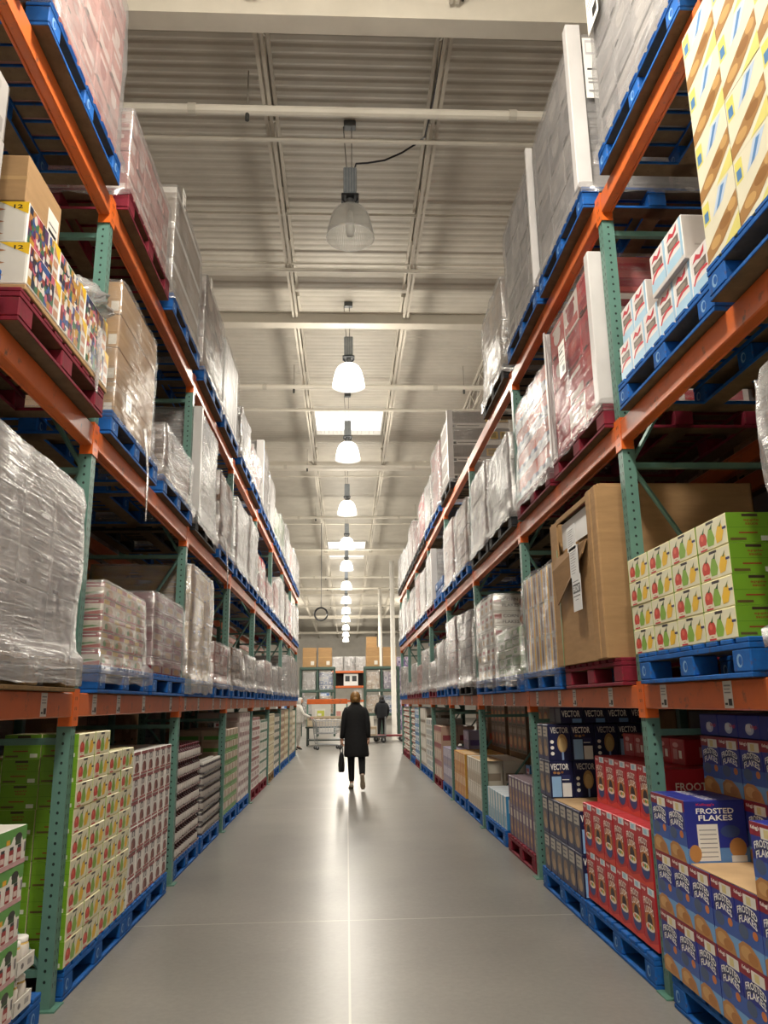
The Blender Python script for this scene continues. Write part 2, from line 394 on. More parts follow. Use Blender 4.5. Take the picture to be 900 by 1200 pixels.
    # bridging rods / sprinkler pipes across the joists
    for i, (py, pz, r) in enumerate([(6.95, 7.42, .05), (7.45, 7.48, .024), (9.5, 7.96, .02), (10.1, 7.47, .028), (10.7, 7.93, .018), (14.3, 7.44, .05), (15.6, 7.47, .03), (19.6, 7.44, .05), (20.7, 7.5, .02), (25.4, 7.45, .045), (26.6, 7.5, .02), (31.0, 7.45, .04), (38.2, 7.45, .05), (42, 7.45, .05), (50, 7.45, .05)]):
        mb = MB(); mb.cyl((-15.9, py, pz), (15.9, py, pz), r, n=10, col=H('cdc7bb'))
        if r > .04:
            for k in range(-4, 5):
                xx = k * 3.3 - 1.0
                mb.cyl((xx, py, pz - r - .07), (xx, py, pz - r + .01), .022, n=8, col=H('3a3a38')); mb.cyl((xx, py, pz - r), (xx, py, 7.9), .007, n=5, col=H('8a857b'))
                mb.cyl((xx - .6, py, pz), (xx - .52, py, pz), r + .012, n=10, col=H('b9b3a7'))
        tag(add_ob('ceiling_pipe', mb.mesh('ceiling_pipe', M['roof'])), f"pale {'sprinkler pipe' if r > .04 else 'rod'} crossing under the roof, {(ORD + ['thirteenth', 'fourteenth', 'fifteenth'])[i]} from the camera", 'pipe', 'pipes and rods under the roof')
build_shell()

# ------------------------------------------------------------------ lamps
LAMPY = [7.86, 12.12, 16.14, 21.2, 26.17, 30.65, 36.0, 41.2, 46.0, 50.9, 56.6, 62.4, 67.8]
GREY = H('8b9299'); DK = H('2b2c2e')
def lamp_meshes():
    a = MB()
    a.box(-.075, -.075, .36, .075, .075, .71, GREY, .012)
    for k in range(5):
        xx = -.062 + k * .031
        a.box(xx - .005, -.088, .38, xx + .005, -.075, .70, H('a5abb0')); a.box(xx - .005, .075, .38, xx + .005, .088, .70, H('a5abb0'))
    a.box(-.1, -.1, .335, .1, .1, .362, DK, .01)
    for sx in (-1, 1):
        a.cyl((sx * .085, 0, .335), (sx * .04, 0, .27), .012, n=6, col=DK)
    a.cyl((0, 0, .34), (0, 0, .23), .045, .055, n=12, col=H('6d6f70'))
    ball = a.mesh('ballast', M['metal'])
    prof = [(.06, .235), (.13, .22), (.185, .17), (.222, .09), (.248, -.02), (.268, -.13), (.28, -.23), (.286, -.252), (.278, -.252), (.262, -.13), (.241, -.02), (.215, .085), (.18, .162), (.128, .211), (.06, .226)]
    prof = [(r * .95, .05 + z * .8) for r, z in prof]
    s = MB(); s.lathe(prof, 40, W_)
    shade = [s.mesh('shade', M['shade_on'], True)]
    s = MB(); s.lathe(prof, 40, W_); shade.append(s.mesh('shade_clear', M['shade_off'], True))
    b = MB(); b.lathe([(.01, .20), (.03, .17), (.036, .08), (.05, .0), (.055, -.06), (.04, -.12), (.01, -.14)], 14, W_, True)
    tube_on = b.mesh('bulb', M['bulb'], True)
    b = MB(); b.lathe([(.01, .20), (.03, .17), (.036, .08), (.05, .0), (.055, -.06), (.04, -.12), (.01, -.14)], 14, H('d8d8d4'), True)
    tube_off = b.mesh('bulb_off', M['plastic'], True)
    c = MB(); c.box(-.07, -.05, 1.28, .07, .05, 1.36, H('55585a'), .01)
    c.cyl((-.035, 0, .7), (-.075, 0, 1.30), .005, n=5, col=H('6b6b69')); c.cyl((.02, 0, .7), (.02, 0, 1.30), .005, n=5, col=H('6b6b69'))
    hang = c.mesh('hanger', M['metal'])
    return ball, shade, tube_on, tube_off, hang
LM = lamp_meshes()
POWER = 270.0; UPF = .65
def lamp(x, y, label, on=True, group='lamps down the aisle', light=True, power=None):
    t = thing('ceiling_lamp', label, 'lamp', (x, y, 6.7), 0, group)
    add_ob('ballast', LM[0], t); add_ob('shade', LM[1][0 if on else 1], t); add_ob('bulb', LM[2 if on else 3], t); add_ob('hanger', LM[4], t)
    if on and light:
        for kind, fac in (('SPOT', 1.0), ('POINT', UPF)):
            l = bpy.data.lights.new('lamp_light', kind); l.energy = (power or POWER) * fac; l.color = (1.0, 0.93, 0.81); l.shadow_soft_size = .26
            if kind == 'SPOT': l.spot_size = R_(165); l.spot_blend = .9
            o = bpy.data.objects.new('lamp_light', l); COL.objects.link(o); o.parent = t; o.location = (0, 0, -.2)
    return t
cabs = MB()
for i, y in enumerate(LAMPY):
    lb = 'clear unlit bell lamp nearest the camera, grey ballast above' if i == 0 else f'glowing bell lamp with grey ballast, {ORD[i-1]} lit one down the aisle'
    t = lamp(0.07 - 0.002 * y, y, lb if i < 12 else lb.replace('twelfth', 'last'), i > 0)
    if i == 0:
        mb = MB(); pts = [(.05, 0, .72), (.07, -.01, .80), (.2, 0, .82), (.4, 0, .86), (.6, -.02, .95), (.75, -.05, 1.04), (.86, -.1, 1.1), (.9, -.8, 1.1), (.92, -1.8, 1.12), (1.0, -2.1, .9), (1.02, -2.6, .75)]
        mb.tube(pts, .012, 6, H('26262a')); add_ob('power_cable', mb.mesh('power_cable', M['plastic']), t)
for y in (2.9, -1.9):
    lamp(0.07, y, f"glowing bell lamp over the aisle {'just above' if y > 0 else 'behind'} the camera", power=430)
for i, (x, y) in enumerate([(7.2, 34), (7.2, 44), (-7.2, 34), (-7.2, 44), (4.2, 52), (-4.2, 52)]):
    lamp(x, y, f"glowing bell lamp over the far hall, {'right' if x > 0 else 'left'} of the aisle, {['nearer', 'farther', 'nearer', 'farther', 'rearmost', 'rearmost'][i]} one", group='lamps over the far hall', power=750)
for i, (x, y) in enumerate([(sx * 6.6, yy) for sx in (-1, 1) for yy in (3, 12, 21)]):
    lamp(x, y, f"glowing bell lamp over the next aisle to the {'left' if x < 0 else 'right'}, {ORD[i % 3]} in its line", group='lamps over the next aisles', power=330)
# hanging cable with a coil
t = thing('hanging_cable', 'thin dark cable hanging from the roof and ending in a loop', 'cable', (-.85, 26.5, 0))
mb = MB(); mb.tube([(0, 0, 8.0), (.01, 0, 6), (0, 0, 4.62)], .012, 5, DK)
mb.tube([(.22 * sin(a), 0, 4.4 + .22 * cos(a)) for a in [2 * pi * k / 20 for k in range(21)]], .022, 6, DK)
mb.tube([(.2 * sin(a), .03, 4.4 + .2 * cos(a)) for a in [2 * pi * k / 20 for k in range(21)]], .018, 6, DK)
add_ob('cable_loop', mb.mesh('hanging_cable', M['plastic']), t)

# ------------------------------------------------------------------ racks
ORANGE = H('cd652e'); ORANGE2 = H('dd6824'); GREEN = H('5c8277'); HOLE = H('10211c')
def upright_mesh(ztop):
    """C section, open to the rear; local -y faces the aisle, origin on the floor at the front centre"""
    mb = MB(); w = .076; t = .004
    prof = [(-w / 2, 0), (w / 2, 0), (w / 2, w), (w / 2 - .014, w), (w / 2 - .014, w - t), (w / 2 - t, w - t), (w / 2 - t, t), (-w / 2 + t, t), (-w / 2 + t, w - t), (-w / 2 + .014, w - t), (-w / 2 + .014, w), (-w / 2, w)]
    mb.loft([[(x, y, .008) for x, y in prof], [(x, y, ztop) for x, y in prof]], GREEN, False)
    z = .1
    while z < ztop - .05:
        for sx in (-.017, .017):
            art(mb, (sx - .007, 0, z), (.014, 0, 0), (0, 0, .022), (0, -1, 0), [('p', [(.1, 1), (.25, .0), (.75, 0), (.9, 1)], HOLE)])
        for sd in (-1, 1):
            art(mb, (sd * w / 2, .03 if sd > 0 else .044, z + .025), (0, .014 * sd, 0), (0, 0, .016), (sd, 0, 0), [('e', .5, .5, .5, .5, HOLE)])
        z += .051
    return mb.mesh('upright', M['post'])
def rack(S):
    P = SIDE[S]; s = P['s']
    root = thing('pallet_rack', f"long pallet rack of green posts and orange beams along the {P['word']} side", 'rack', (P['x'], P['y1'], 0), rz_of(S), 'pallet racks of the aisle')
    # local frame: +y goes into the rack; local x runs along the aisle (+Y for the left rack, -Y for the right)
    sgn = 1 if S == 'L' else -1
    up = upright_mesh(4.70); plate = MB(); plate.box(-.07, -.035, 0, .07, .1, .008, H('55806f')); pm = plate.mesh('base_plate', M['post'])
    conn = MB()
    conn.box(-.044, -.006, 0, .044, -.001, .20, ORANGE2)
    conn.box(-.05, -.006, 0, -.044, .07, .20, ORANGE2); conn.box(.044, -.006, 0, .05, .07, .2, ORANGE2)
    for k in range(3):
        for dx in (-.012, .012): art(conn, (dx - .005, -.006, .03 + k * .055), (.01, 0, 0), (0, 0, .018), (0, -1, 0), [('r', 0, 0, 1, 1, H('5a2a10'))])
    cm = conn.mesh('beam_connector', M['steel'])
    brace = MB(); brace.box(-.018, 0.07, 0, .018, DEEP - .07, .035, GREEN); hm = brace.mesh('frame_strut', M['post'])
    for b in range(-0, 10):
        lx = sgn * BAY * (b - 1)
        if b == 9: continue
        for yy, nm in ((0, 'upright'), (DEEP, 'upright')):
            o = add_ob(nm, up, root, (lx, yy, 0), 0 if yy == 0 else pi)
            if yy == 0:
                add_ob('base_plate', pm, o)
                for k in (1, 2, 3): add_ob('beam_connector', cm, o, (0, 0, BEAM_LO[k] - .05))
        zz = [.15, 1.30, 2.85, 4.42]
        for z in zz: add_ob('frame_strut', hm, root, (lx, 0, z))
        for za, zb, fl in ((.18, 1.3, 0), (1.33, 2.85, 1), (2.9, 4.42, 0)):
            mb = MB(); a, c = (.07, DEEP - .07) if fl == 0 else (DEEP - .07, .07)
            mb.cyl((0, a, za), (0, c, zb), .016, n=6, col=GREEN)
            add_ob('diagonal_brace', mb.mesh('diagonal_brace', M['post']), root, (lx, 0, 0))
    bl = BAY - .106
    mb = MB(); h = BEAM_H
    mb.box(-bl / 2, -.004, 0, bl / 2, .05, h, ORANGE, .006); mb.box(-bl / 2, .05, 0, bl / 2, .068, h - .04, ORANGE, .004)
    bm = mb.mesh('beam', M['steel'])
    mb = MB(); mb.box(0, -.0055, .008, .082, -.0045, .124, H('d6d4cf'))
    art(mb, (0, -.0056, .008), (.082, 0, 0), (0, 0, .116), (0, -1, 0), [('r', .1, .12, .4, .2, K_), ('r', .5, .1, .9, .35, K_), ('r', .12, .55, .85, .6, H('8a8a8a')), ('r', .12, .68, .8, .72, H('8a8a8a')), ('r', .12, .8, .88, .86, H('8a8a8a'))])
    tm = mb.mesh('price_tag', M['card'])
    rnd = random.Random(3 if S == 'L' else 5)
    for b in range(0, 8):
        cx = sgn * (BAY * (b - .5))
        for k in (1, 2, 3):
            o = add_ob('beam', bm, root, (cx, 0, BEAM_LO[k]))
            if k == 1:
                for q in range(4):
                    add_ob('price_tag', tm, o, (-bl / 2 + .15 + q * .68 + rnd.uniform(-.1, .2), 0, 0))
            add_ob('beam', bm, root, (cx, DEEP, BEAM_LO[k]), pi)
    # the row standing back to back with it
    return root
rack('L'); rack('R')
def rear_row(S):
    P = SIDE[S]; s = P['s']
    root = thing('pallet_rack', f"dark pallet rack standing back to back behind the {P['word']} one", 'rack', (P['x'] + s * (DEEP + .3), P['y1'], 0), rz_of(S), 'racks behind the aisle racks')
    sgn = 1 if S == 'L' else -1
    mb = MB(); mb.box(-.038, 0, 0, .038, .076, 4.7, GREEN, .004); um = mb.mesh('upright', M['post'])
    bl = BAY - .1; mb = MB(); mb.box(-bl / 2, 0, 0, bl / 2, .05, .13, ORANGE, .006); bm = mb.mesh('beam', M['steel'])
    for b in range(0, 9):
        for yy in (0, DEEP): add_ob('upright', um, root, (sgn * BAY * (b - 1), yy, 0))
    for b in range(0, 8):
        for k in (1, 2, 3):
            add_ob('beam', bm, root, (sgn * BAY * (b - .5), .01, BEAM_LO[k])); add_ob('beam', bm, root, (sgn * BAY * (b - .5), DEEP, BEAM_LO[k]))
rear_row('L'); rear_row('R')

# ------------------------------------------------------------------ pallets
PW, PD, PH = 1.22, 1.02, .16
PAINT = {'blue': H('145aa6'), 'red': H('781a2d'), 'wood': H('8f744f'), 'black': H('25272b')}
UNDER = H('6e5b44')
def pallet_meshes(colour):
    c = PAINT[colour]; dkc = {'left': c, 'right': c, 'front': c, 'back': c, 'top': c, 'bottom': UNDER}
    out = {}
    d = MB(); n = 9; bw = .105; gap = (PW - n * bw) / (n - 1)
    for i in range(n):
        x = -PW / 2 + i * (bw + gap); d.box(x, -PD / 2, .14, x + bw, PD / 2, PH, c, .003, dkc)
    for y in (-PD / 2, -.06, PD / 2 - .12): d.box(-PW / 2, y, .115, PW / 2, y + .12, .139, c, .003, dkc)
    out['deck'] = d.mesh('deck', M['wood'])
    b = MB()
    for y in (-PD / 2, -.06, PD / 2 - .12): b.box(-PW / 2, y, 0, PW / 2, y + .12, .02, c, .003, dkc)
    for x in (-PW / 2, PW / 2 - .12): b.box(x, -PD / 2 + .121, 0, x + .12, PD / 2 - .121, .02, c, .003, dkc)
    out['base_boards'] = b.mesh('base_boards', M['wood'])
    k = MB(); k.box(-.075, -.06, .021, .075, .06, .114, c, .006)
    if colour == 'blue':
        art(k, (-.075, -.06, .021), (.15, 0, 0), (0, 0, .093), (0, -1, 0), [('e', .4, .5, .16, .3, H('7fa6d0')), ('e', .44, .5, .1, .2, c)])
    out['block'] = k.mesh('block', M['wood'])
    return out
PM = {c: pallet_meshes(c) for c in PAINT}
PSIMPLE = {}
for c in PAINT:
    mb = MB(); pc = PAINT[c]; dkc = {'bottom': UNDER}
    for i in range(9): mb.box(-PW / 2 + i * .1394, -PD / 2, .115, -PW / 2 + i * .1394 + .105, PD / 2, PH, pc, 0, dkc)
    for y in (-PD / 2, -.06, PD / 2 - .12):
        mb.box(-PW / 2, y, 0, PW / 2, y + .12, .02, pc, 0, dkc)
        for x in (-PW / 2, -.075, PW / 2 - .15): mb.box(x, y, .02, x + .15, y + .12, .115, pc, 0)
    PSIMPLE[c] = mb.mesh('pallet', M['wood'])
PROTO_P = {}
def clamp_dy(s, dy): return max(dy, -.05) if s == 0 else min(dy, .04)
def pallet(S, b, s, k, colour, dy=0.0, dx=0.0, far=None, label=None):
    dy = clamp_dy(s, dy)
    sd = SIDE[S]['s']; xf = face_x(S, k) + sd * dx
    loc = (xf + sd * PD / 2, slot_y(S, b, s) + PW / 2 + dy, lev(k) + .0015)
    lb = label or f"{ {'wood': 'bare wood', 'black': 'dark'}.get(colour, colour)} pallet {where(S, b, s, k)}"
    grp = f"{colour} pallets in the racks"
    if (b >= 4 if far is None else far):
        return thing('pallet', lb, 'pallet', loc, rz_of(S), grp, PSIMPLE[colour])
    if colour in PROTO_P: return dup(PROTO_P[colour], loc, rz_of(S), lb)
    t = thing('pallet', lb, 'pallet', loc, rz_of(S), grp)
    add_ob('deck', PM[colour]['deck'], t); add_ob('base_boards', PM[colour]['base_boards'], t)
    for x in (-PW / 2 + .075, 0, PW / 2 - .075):
        for y in (-PD / 2 + .06, 0, PD / 2 - .06): add_ob('block', PM[colour]['block'], t, (x, y, 0))
    PROTO_P[colour] = t; return t

# ------------------------------------------------------------------ stretch film
def film_mesh(w, d, h, seed, skirt=.05, amp=.012, nz=12, rcorner=.03, mat='film', taper=0.0, lump=0.0):
    per = []; na = 3
    def seg(p, q, n):
        return [(p[0] + (q[0] - p[0]) * i / n, p[1] + (q[1] - p[1]) * i / n) for i in range(n)]
    x, y, r = w / 2, d / 2, rcorner; n = max(6, int(w / .09)); m = max(5, int(d / .11))
    def arc(cx, cy, a0): return [(cx + r * cos(a0 + pi / 2 * i / na), cy + r * sin(a0 + pi / 2 * i / na)) for i in range(na)]
    per += seg((-x + r, -y), (x - r, -y), n) + arc(x - r, -y + r, -pi / 2) + seg((x, -y + r), (x, y - r), m) + arc(x - r, y - r, 0)
    per += seg((x - r, y), (-x + r, y), n) + arc(-x + r, y - r, pi / 2) + seg((-x, y - r), (-x, -y + r), m) + arc(-x + r, -y + r, pi)
    mb = MB(); rings = []
    zl = [-skirt, -skirt * .5, .014] if skirt > 0 else [-skirt]
    zl += [zl[-1] + .04 + (h - zl[-1] - .04) * i / nz for i in range(nz + 1)]
    nz = len(zl) - 1
    for iz, z in enumerate(zl):
        f = iz / nz; ring = []
        for (px, py) in per:
            v = Vector((px * 2.2 + seed * 7.3, py * 2.2 - seed * 3.1, z * 3 + seed))
            o = noise.noise(v) * amp + noise.noise(v * 3.1 + Vector((0, 0, px * 3))) * amp * .7
            o += lump * (noise.noise(Vector((px * 4 + seed, py * 4, z * 4.5))))
            k = 1 + (o + .008) / max(w, d) * 2 - taper * f * f
            zz = z
            if skirt > 0 and z < .02:   # the skirt hangs outside the pallet's edges
                kx = (.625 if abs(px) > w * .45 else 0); ky = ((d / 2 + .026 if py < 0 else 1.024 - d / 2) if abs(py) > d * .45 else 0)
                qx, qy = px * k, py * k
                if kx: qx = math.copysign(max(abs(qx), kx + o * .4 + .006), px)
                if ky: qy = math.copysign(max(abs(qy), ky + o * .4 + .006), py)
                if iz == 0: zz += noise.noise(Vector((px * 5, py * 5, seed))) * .03
                ring.append((qx, qy, zz)); continue
            if iz == 0: k += .006
            if iz == nz: k -= .018
            ring.append((px * k, py * k, zz))
        rings.append(ring)
    mb.loft(rings, W_, False)
    top = rings[-1]; c0 = len(mb.v)
    mb.add(top + [(0, 0, h + .004)], [(j, (j + 1) % len(top), len(top)) for j in range(len(top))], W_)
    return mb.mesh('stretch_film', M[mat], True)

# ------------------------------------------------------------------ wrapped loads
PAL = {
 'white': ['a8a4a1', '9c9794', 'b8b4b0', '8a8582'], 'grey': ['8d8a8a', '9c9794', '7e7b7c', 'aaa5a1'],
 'pink': ['a9746e', 'b98780', 'c9b4ad', '9a605c'], 'maroon': ['6b2130', '7a2a38', '8f5a58', '5e1a28'],
 'kraft': ['9a7a58', 'a78662', '8b6c4c', 'b09070'], 'mixed': ['c9a43a', 'a8313a', '5f8a3a', 'c7b9a0'],
 'purple': ['6a5a86', '8a7a9a', 'b9b0c0', '574a78'], 'red': ['a5303a', 'b5504c', 'd9cfc8', '8f2530'],
 'green': ['7f9a72', 'cfd3c6', 'a9b59c', '5f8a55'], 'brownprint': ['6d5648', '83695a', '9a8474', '5a463c'],
 'blue': ['5a76a0', 'c9cdd6', '8496b8', '3c5a90'], 'tan': ['b79a78', 'c9b294', 'a98a66', 'd8c6aa'], 'yellow': ['b98a2a', 'c79a34', 'a97c24', 'd0a850']}
def goods_mesh(w, d, h, rows, cols, pal, seed, label=True):
    rnd = random.Random(seed); P = [H(c) for c in PAL[pal]]; mb = MB()
    dc = max(2, round(d / (w / cols)))
    ch = h / rows
    for r in range(rows):
        for (n, ax) in ((cols, 0),):
            for i in range(cols):
                cw = w / cols; x0 = -w / 2 + i * cw; j = rnd.uniform(0, .012)
                base = P[min(3, int(abs(rnd.gauss(0, 1.1))))]
                mb.box(x0 + .003, -d / 2 + j, r * ch + .002, x0 + cw - .003, d / 2 - rnd.uniform(0, .01), (r + 1) * ch - .002, base, .006)
                O = (x0, -d / 2 + j, r * ch); c1, c2, c3 = rnd.choice(P), rnd.choice(P), rnd.choice(P)
                art(mb, O, (cw, 0, 0), (0, 0, ch), (0, -1, 0), [('r', .08, .1, .92, .34, c1), ('e', .5, .58, .25, .28, c2), ('r', .2, .74, .8, .86, c3), ('r', .1, .02, .3, .08, K_)] if label else [('r', .6, .2, .9, .5, c3)])
        for side in (-1, 1):
            for j in range(dc):
                cd = d / dc; y0 = -d / 2 + j * cd; c1, c2 = rnd.choice(P), rnd.choice(P)
                if side < 0: O, U = (-w / 2 + .002, y0 + cd, r * ch), (0, -cd, 0)
                else: O, U = (w / 2 - .002, y0, r * ch), (0, cd, 0)
                art(mb, O, U, (0, 0, ch), (side, 0, 0), [('r', .02, .03, .98, .97, rnd.choice(P)), ('r', .1, .15, .9, .4, c1), ('r', .25, .6, .75, .8, c2)], eps=.002)
    return mb.mesh('stacked_cartons', M['matte'])
_n = [0]
LOADREG = {}
def wrapped(S, b, s, k, ztop, pal, rows=5, cols=4, desc=None, pcol='blue', film='film', w=1.17, d=.98, dy=0.0, dx=0.0, skirt=.06, amp=.012, posts=None, lump=0.0, label=None, goods=None, ph=PH, side_label=None, taper=0.0, tail=False):
    """pallet + a stretch-wrapped load on it"""
    _n[0] += 1; sd = SIDE[S]['s']; seed = _n[0]; dy = clamp_dy(s, dy)
    if pcol: pallet(S, b, s, k, pcol, dy=dy, dx=dx)
    z0 = lev(k) + (ph if pcol else 0) + .003
    h = ztop - z0; xf = face_x(S, k) + sd * (dx + .01)
    yc = slot_y(S, b, s) + PW / 2 + dy
    t = thing('wrapped_load', f"{desc or pal + ' wrapped load'} {where(S, b, s, k)}", 'wrapped goods', (xf + sd * d / 2, yc, z0), rz_of(S), 'wrapped pallet loads in the racks')
    if goods is None:
        add_ob('stacked_cartons', goods_mesh(w - .03, d - .03, h - .012, rows, cols, pal, seed), t)
    else: goods(t, w - .03, d - .03, h - .012)
    if film: add_ob('stretch_film', film_mesh(w, d, h, seed, skirt, amp, nz=max(8, int(h / .09)), mat=film, lump=lump, taper=taper), t)
    if posts:   # white fibre corner boards: list of (side, width)
        for (px, wd, th) in posts:
            mb = MB(); c = H('c6c3c2')
            xx = px * (w / 2 + .012)
            mb.box(min(xx, xx - px * wd), -d / 2 - .028, -.0, max(xx, xx - px * wd), -d / 2 - .02, h + th, c, .003)
            mb.box(min(xx, xx + px * .008), -d / 2 - .028, -.0, max(xx, xx + px * .008), -d / 2 + wd, h + th, c, .003)
            add_ob('corner_board', mb.mesh('corner_board', M['card']), t)
    if label:
        for (cx, cz, lw, lh) in label:
            mb = MB(); mb.box(cx - lw / 2, -d / 2 - .036, cz - lh / 2, cx + lw / 2, -d / 2 - .034, cz + lh / 2, W_)
            art(mb, (cx - lw / 2, -d / 2 - .036, cz - lh / 2), (lw, 0, 0), (0, 0, lh), (0, -1, 0), [('r', .1, .8, .9, .84, H('777777')), ('r', .1, .68, .7, .74, K_), ('r', .1, .5, .9, .53, H('777777')), ('r', .1, .4, .8, .43, H('777777')), ('r', .5, .1, .9, .28, K_)])
            add_ob('paper_label', mb.mesh('paper_label', M['card']), t)
    for (cy, cz, lw, lh) in side_label or []:
        nx = sd * (w / 2 + .03); mb = MB(); y0 = cy - d / 2 + .18
        mb.box(min(nx, nx + sd * .002), y0 - lw / 2, cz - lh / 2, max(nx, nx + sd * .002), y0 + lw / 2, cz + lh / 2, W_)
        art(mb, (nx + sd * .002, y0 - sd * lw / 2, cz - lh / 2), (0, sd * lw, 0), (0, 0, lh), (sd, 0, 0), [('r', .08, .72, .92, .96, H('c4c0c4')), ('r', .12, .76, .88, .92, W_), ('r', .5, .55, .9, .62, H('4a3438')), ('r', .1, .46, .6, .49, K_), ('r', .1, .3, .9, .33, H('8a888c')), ('r', .1, .24, .9, .27, H('8a888c')), ('r', .1, .1, .5, .13, H('8a888c'))])
        add_ob('paper_label', mb.mesh('paper_label', M['card']), t)
    if tail:
        mb = MB(); x0, z1 = tail
        mb.tube([(x0, -d / 2 - .03, .12), (x0 + .01, -d / 2 - .05, -.05), (x0 + .03, -d / 2 - .06, -.2), (x0 + .0, -d / 2 - .07, -.35), (x0 + .03, -d / 2 - .065, z1)], [.016, .012, .008, .008, .003], 6, W_)
        add_ob('film_tail', mb.mesh('film_tail', M['film_thick']), t)
    return t

# goods with cartons as parts of their own
def grid_parts(name, mesh_fn, rows, cols, jitter=.006, deep=1):
    def fn(t, w, d, h):
        cw, ch, cd = w / cols, h / rows, d / deep
        me = mesh_fn(cw - .004, cd - .004, ch - .003); rnd = random.Random(rows * 31 + cols)
        for q in range(deep):
            for r in range(rows):
                for c in range(cols):
                    if 0 < q < deep - 1 and 0 < c < cols - 1 and r < rows - 1: continue
                    o = add_ob(name, me, t, (-w / 2 + (c + .5) * cw, -d / 2 + (q + .5) * cd + rnd.uniform(0, jitter), r * ch))
    return fn
def kraft_case(w, d, h):
    c = H('a98a66'); tp = H('b79a76')
    it = [('r', 0, .44, 1, .56, tp), ('r', .05, .08, .28, .35, H('d8d4cc'))]
    return carton(w, d, h, c, it[:1], [('r', .0, .455, 1, .47, H('8f7150')), ('r', .78, .1, .95, .4, H('cfc9bd'))], [('r', .0, .455, 1, .47, H('8f7150'))], mat='kraft')
def food_case(w, d, h):
    Y, R, G_ = H('d8b13c'), H('9c1f33'), H('4f8a3a')
    f = [('r', 0, .7, 1, 1, H('d9cdb4')), ('r', .05, .72, .5, .98, Y), ('r', .5, .72, .95, .98, R), ('e', .5, .35, .3, .28, H('b98a5a')), ('r', .05, .05, .95, .18, R), ('e', .3, .35, .12, .2, G_)]
    sd = [('r', 0, .7, .45, 1, Y), ('r', .45, .7, 1, 1, R), ('r', .56, .82, .9, .88, W_), ('r', .3, .42, .48, .66, H('7a4a3a')), ('p', [(.05, .2), (.8, .42), (.95, .36), (.2, .1)], G_), ('p', [(.3, .05), (1, .3), (1, .05)], H('b23a2a')), ('e', .12, .5, .1, .15, H('c9c2b4'))]
    return carton(w, d, h, H('ddd5c2'), f, sd, sd, mat='card')
def maroon_case(w, d, h):
    R = H('6f1b30'); f = [('r', .05, .1, .95, .9, H('9b8a86')), ('r', .1, .55, .9, .85, H('7a2a3c')), ('e', .5, .32, .28, .2, H('b08a6a'))]
    return carton(w, d, h, R, f, [('r', .1, .2, .4, .3, H('9a5a64'))], (), mat='matte')
def flakes_case(w, d, h):
    R = H('a3202c'); B = H('e2ddd2')
    sd = [('r', .0, .05, 1, .95, B), ('r', .03, .55, .2, .85, R), ('t', 'CORN', .42, .72, .36, .2, H('3b3440')), ('t', 'FLAKES', .42, .36, .4, .2, H('3b3440')), ('e', .8, .5, .17, .4, H('b05a2a')), ('e', .8, .5, .11, .26, H('d8a868')), ('p', [(.9, .1), (1, .05), (1, .95), (.86, .9), (.96, .5)], R)]
    return carton(w, d, h, B, [('r', .1, .1, .9, .9, H('cfc9bd')), ('r', .3, .6, .8, .8, R), ('e', .5, .32, .25, .18, H('c89a58'))], sd, sd)
def orange_case(w, d, h):
    O = H('e0522a'); f = [('r', 0, 0, 1, .3, H('dfe3ea')), ('r', 0, .28, 1, .46, H('1f3a7a')), ('e', .5, .38, .3, .14, H('c9d4e6')), ('r', .1, .6, .9, .85, H('cf4020'))]
    return carton(w, d, h, O, f, [('r', 0, 0, 1, .3, H('dfe3ea')), ('r', 0, .28, 1, .46, H('1f3a7a')), ('r', .3, .33, .7, .41, W_)], f)
def pantry_case(w, d, h):
    f = [('r', .0, .0, 1, 1, H('b9b4ac')), ('r', .12, .06, .4, .9, H('8a5a3a')), ('r', .66, .0, .96, 1, H('eab308')), ('e', .25, .5, .1, .3, H('5a3a2a'))]
    return carton(w, d, h, H('d9d5cc'), f, f, f)

# ------------------------------------------------------------------ single cartons
def puree_case():
    w, d, h = .298, .2, .1315; C = H('e9e2b4'); G_ = H('6c9a22')
    f = [('r', .03, .05, .97, .94, H('dcd8bc')), ('r', .36, .86, .6, .95, H('2b2426')),
         ('e', .22, .4, .13, .27, H('c23a2a')), ('e', .2, .48, .05, .1, H('d8604a')), ('p', [(.2, .62), (.3, .84), (.26, .6)], H('2c5a22')),
         ('p', [(.38, .12), (.56, .12), (.61, .34), (.53, .7), (.43, .7), (.35, .34)], H('7fa83a')), ('p', [(.46, .68), (.56, .86), (.54, .66)], H('234a1c')),
         ('p', [(.66, .12), (.82, .16), (.9, .44), (.84, .72), (.72, .66), (.64, .36)], H('e2b428')), ('p', [(.76, .64), (.86, .84), (.82, .62)], H('5a6a22')),
         ('r', .12, .03, .34, .09, RED), ('r', .86, .5, .98, .58, H('34305c')), ('r', .14, .16, .3, .22, H('e8d8c0'))]
    sd = [('r', 0, 0, 1, 1, G_), ('r', 0, .495, 1, .51, H('4e7a16')), ('r', .35, .86, .7, .95, H('3a2a1c')), ('t', 'apple', .55, .74, .34, .1, H('8a3a1c')), ('t', 'sauce', .55, .62, .28, .07, H('8a3a1c')), ('r', .25, .3, .66, .35, H('8a3a1c')), ('r', .05, .08, .4, .16, H('5a4a24')), ('r', .72, .06, .92, .22, H('cfd3c0'))]
    return carton(w, d, h, C, f, sd, sd, cols={'left': G_, 'right': G_, 'top': H('e6dfb0')}, name='puree_case'), w, d, h
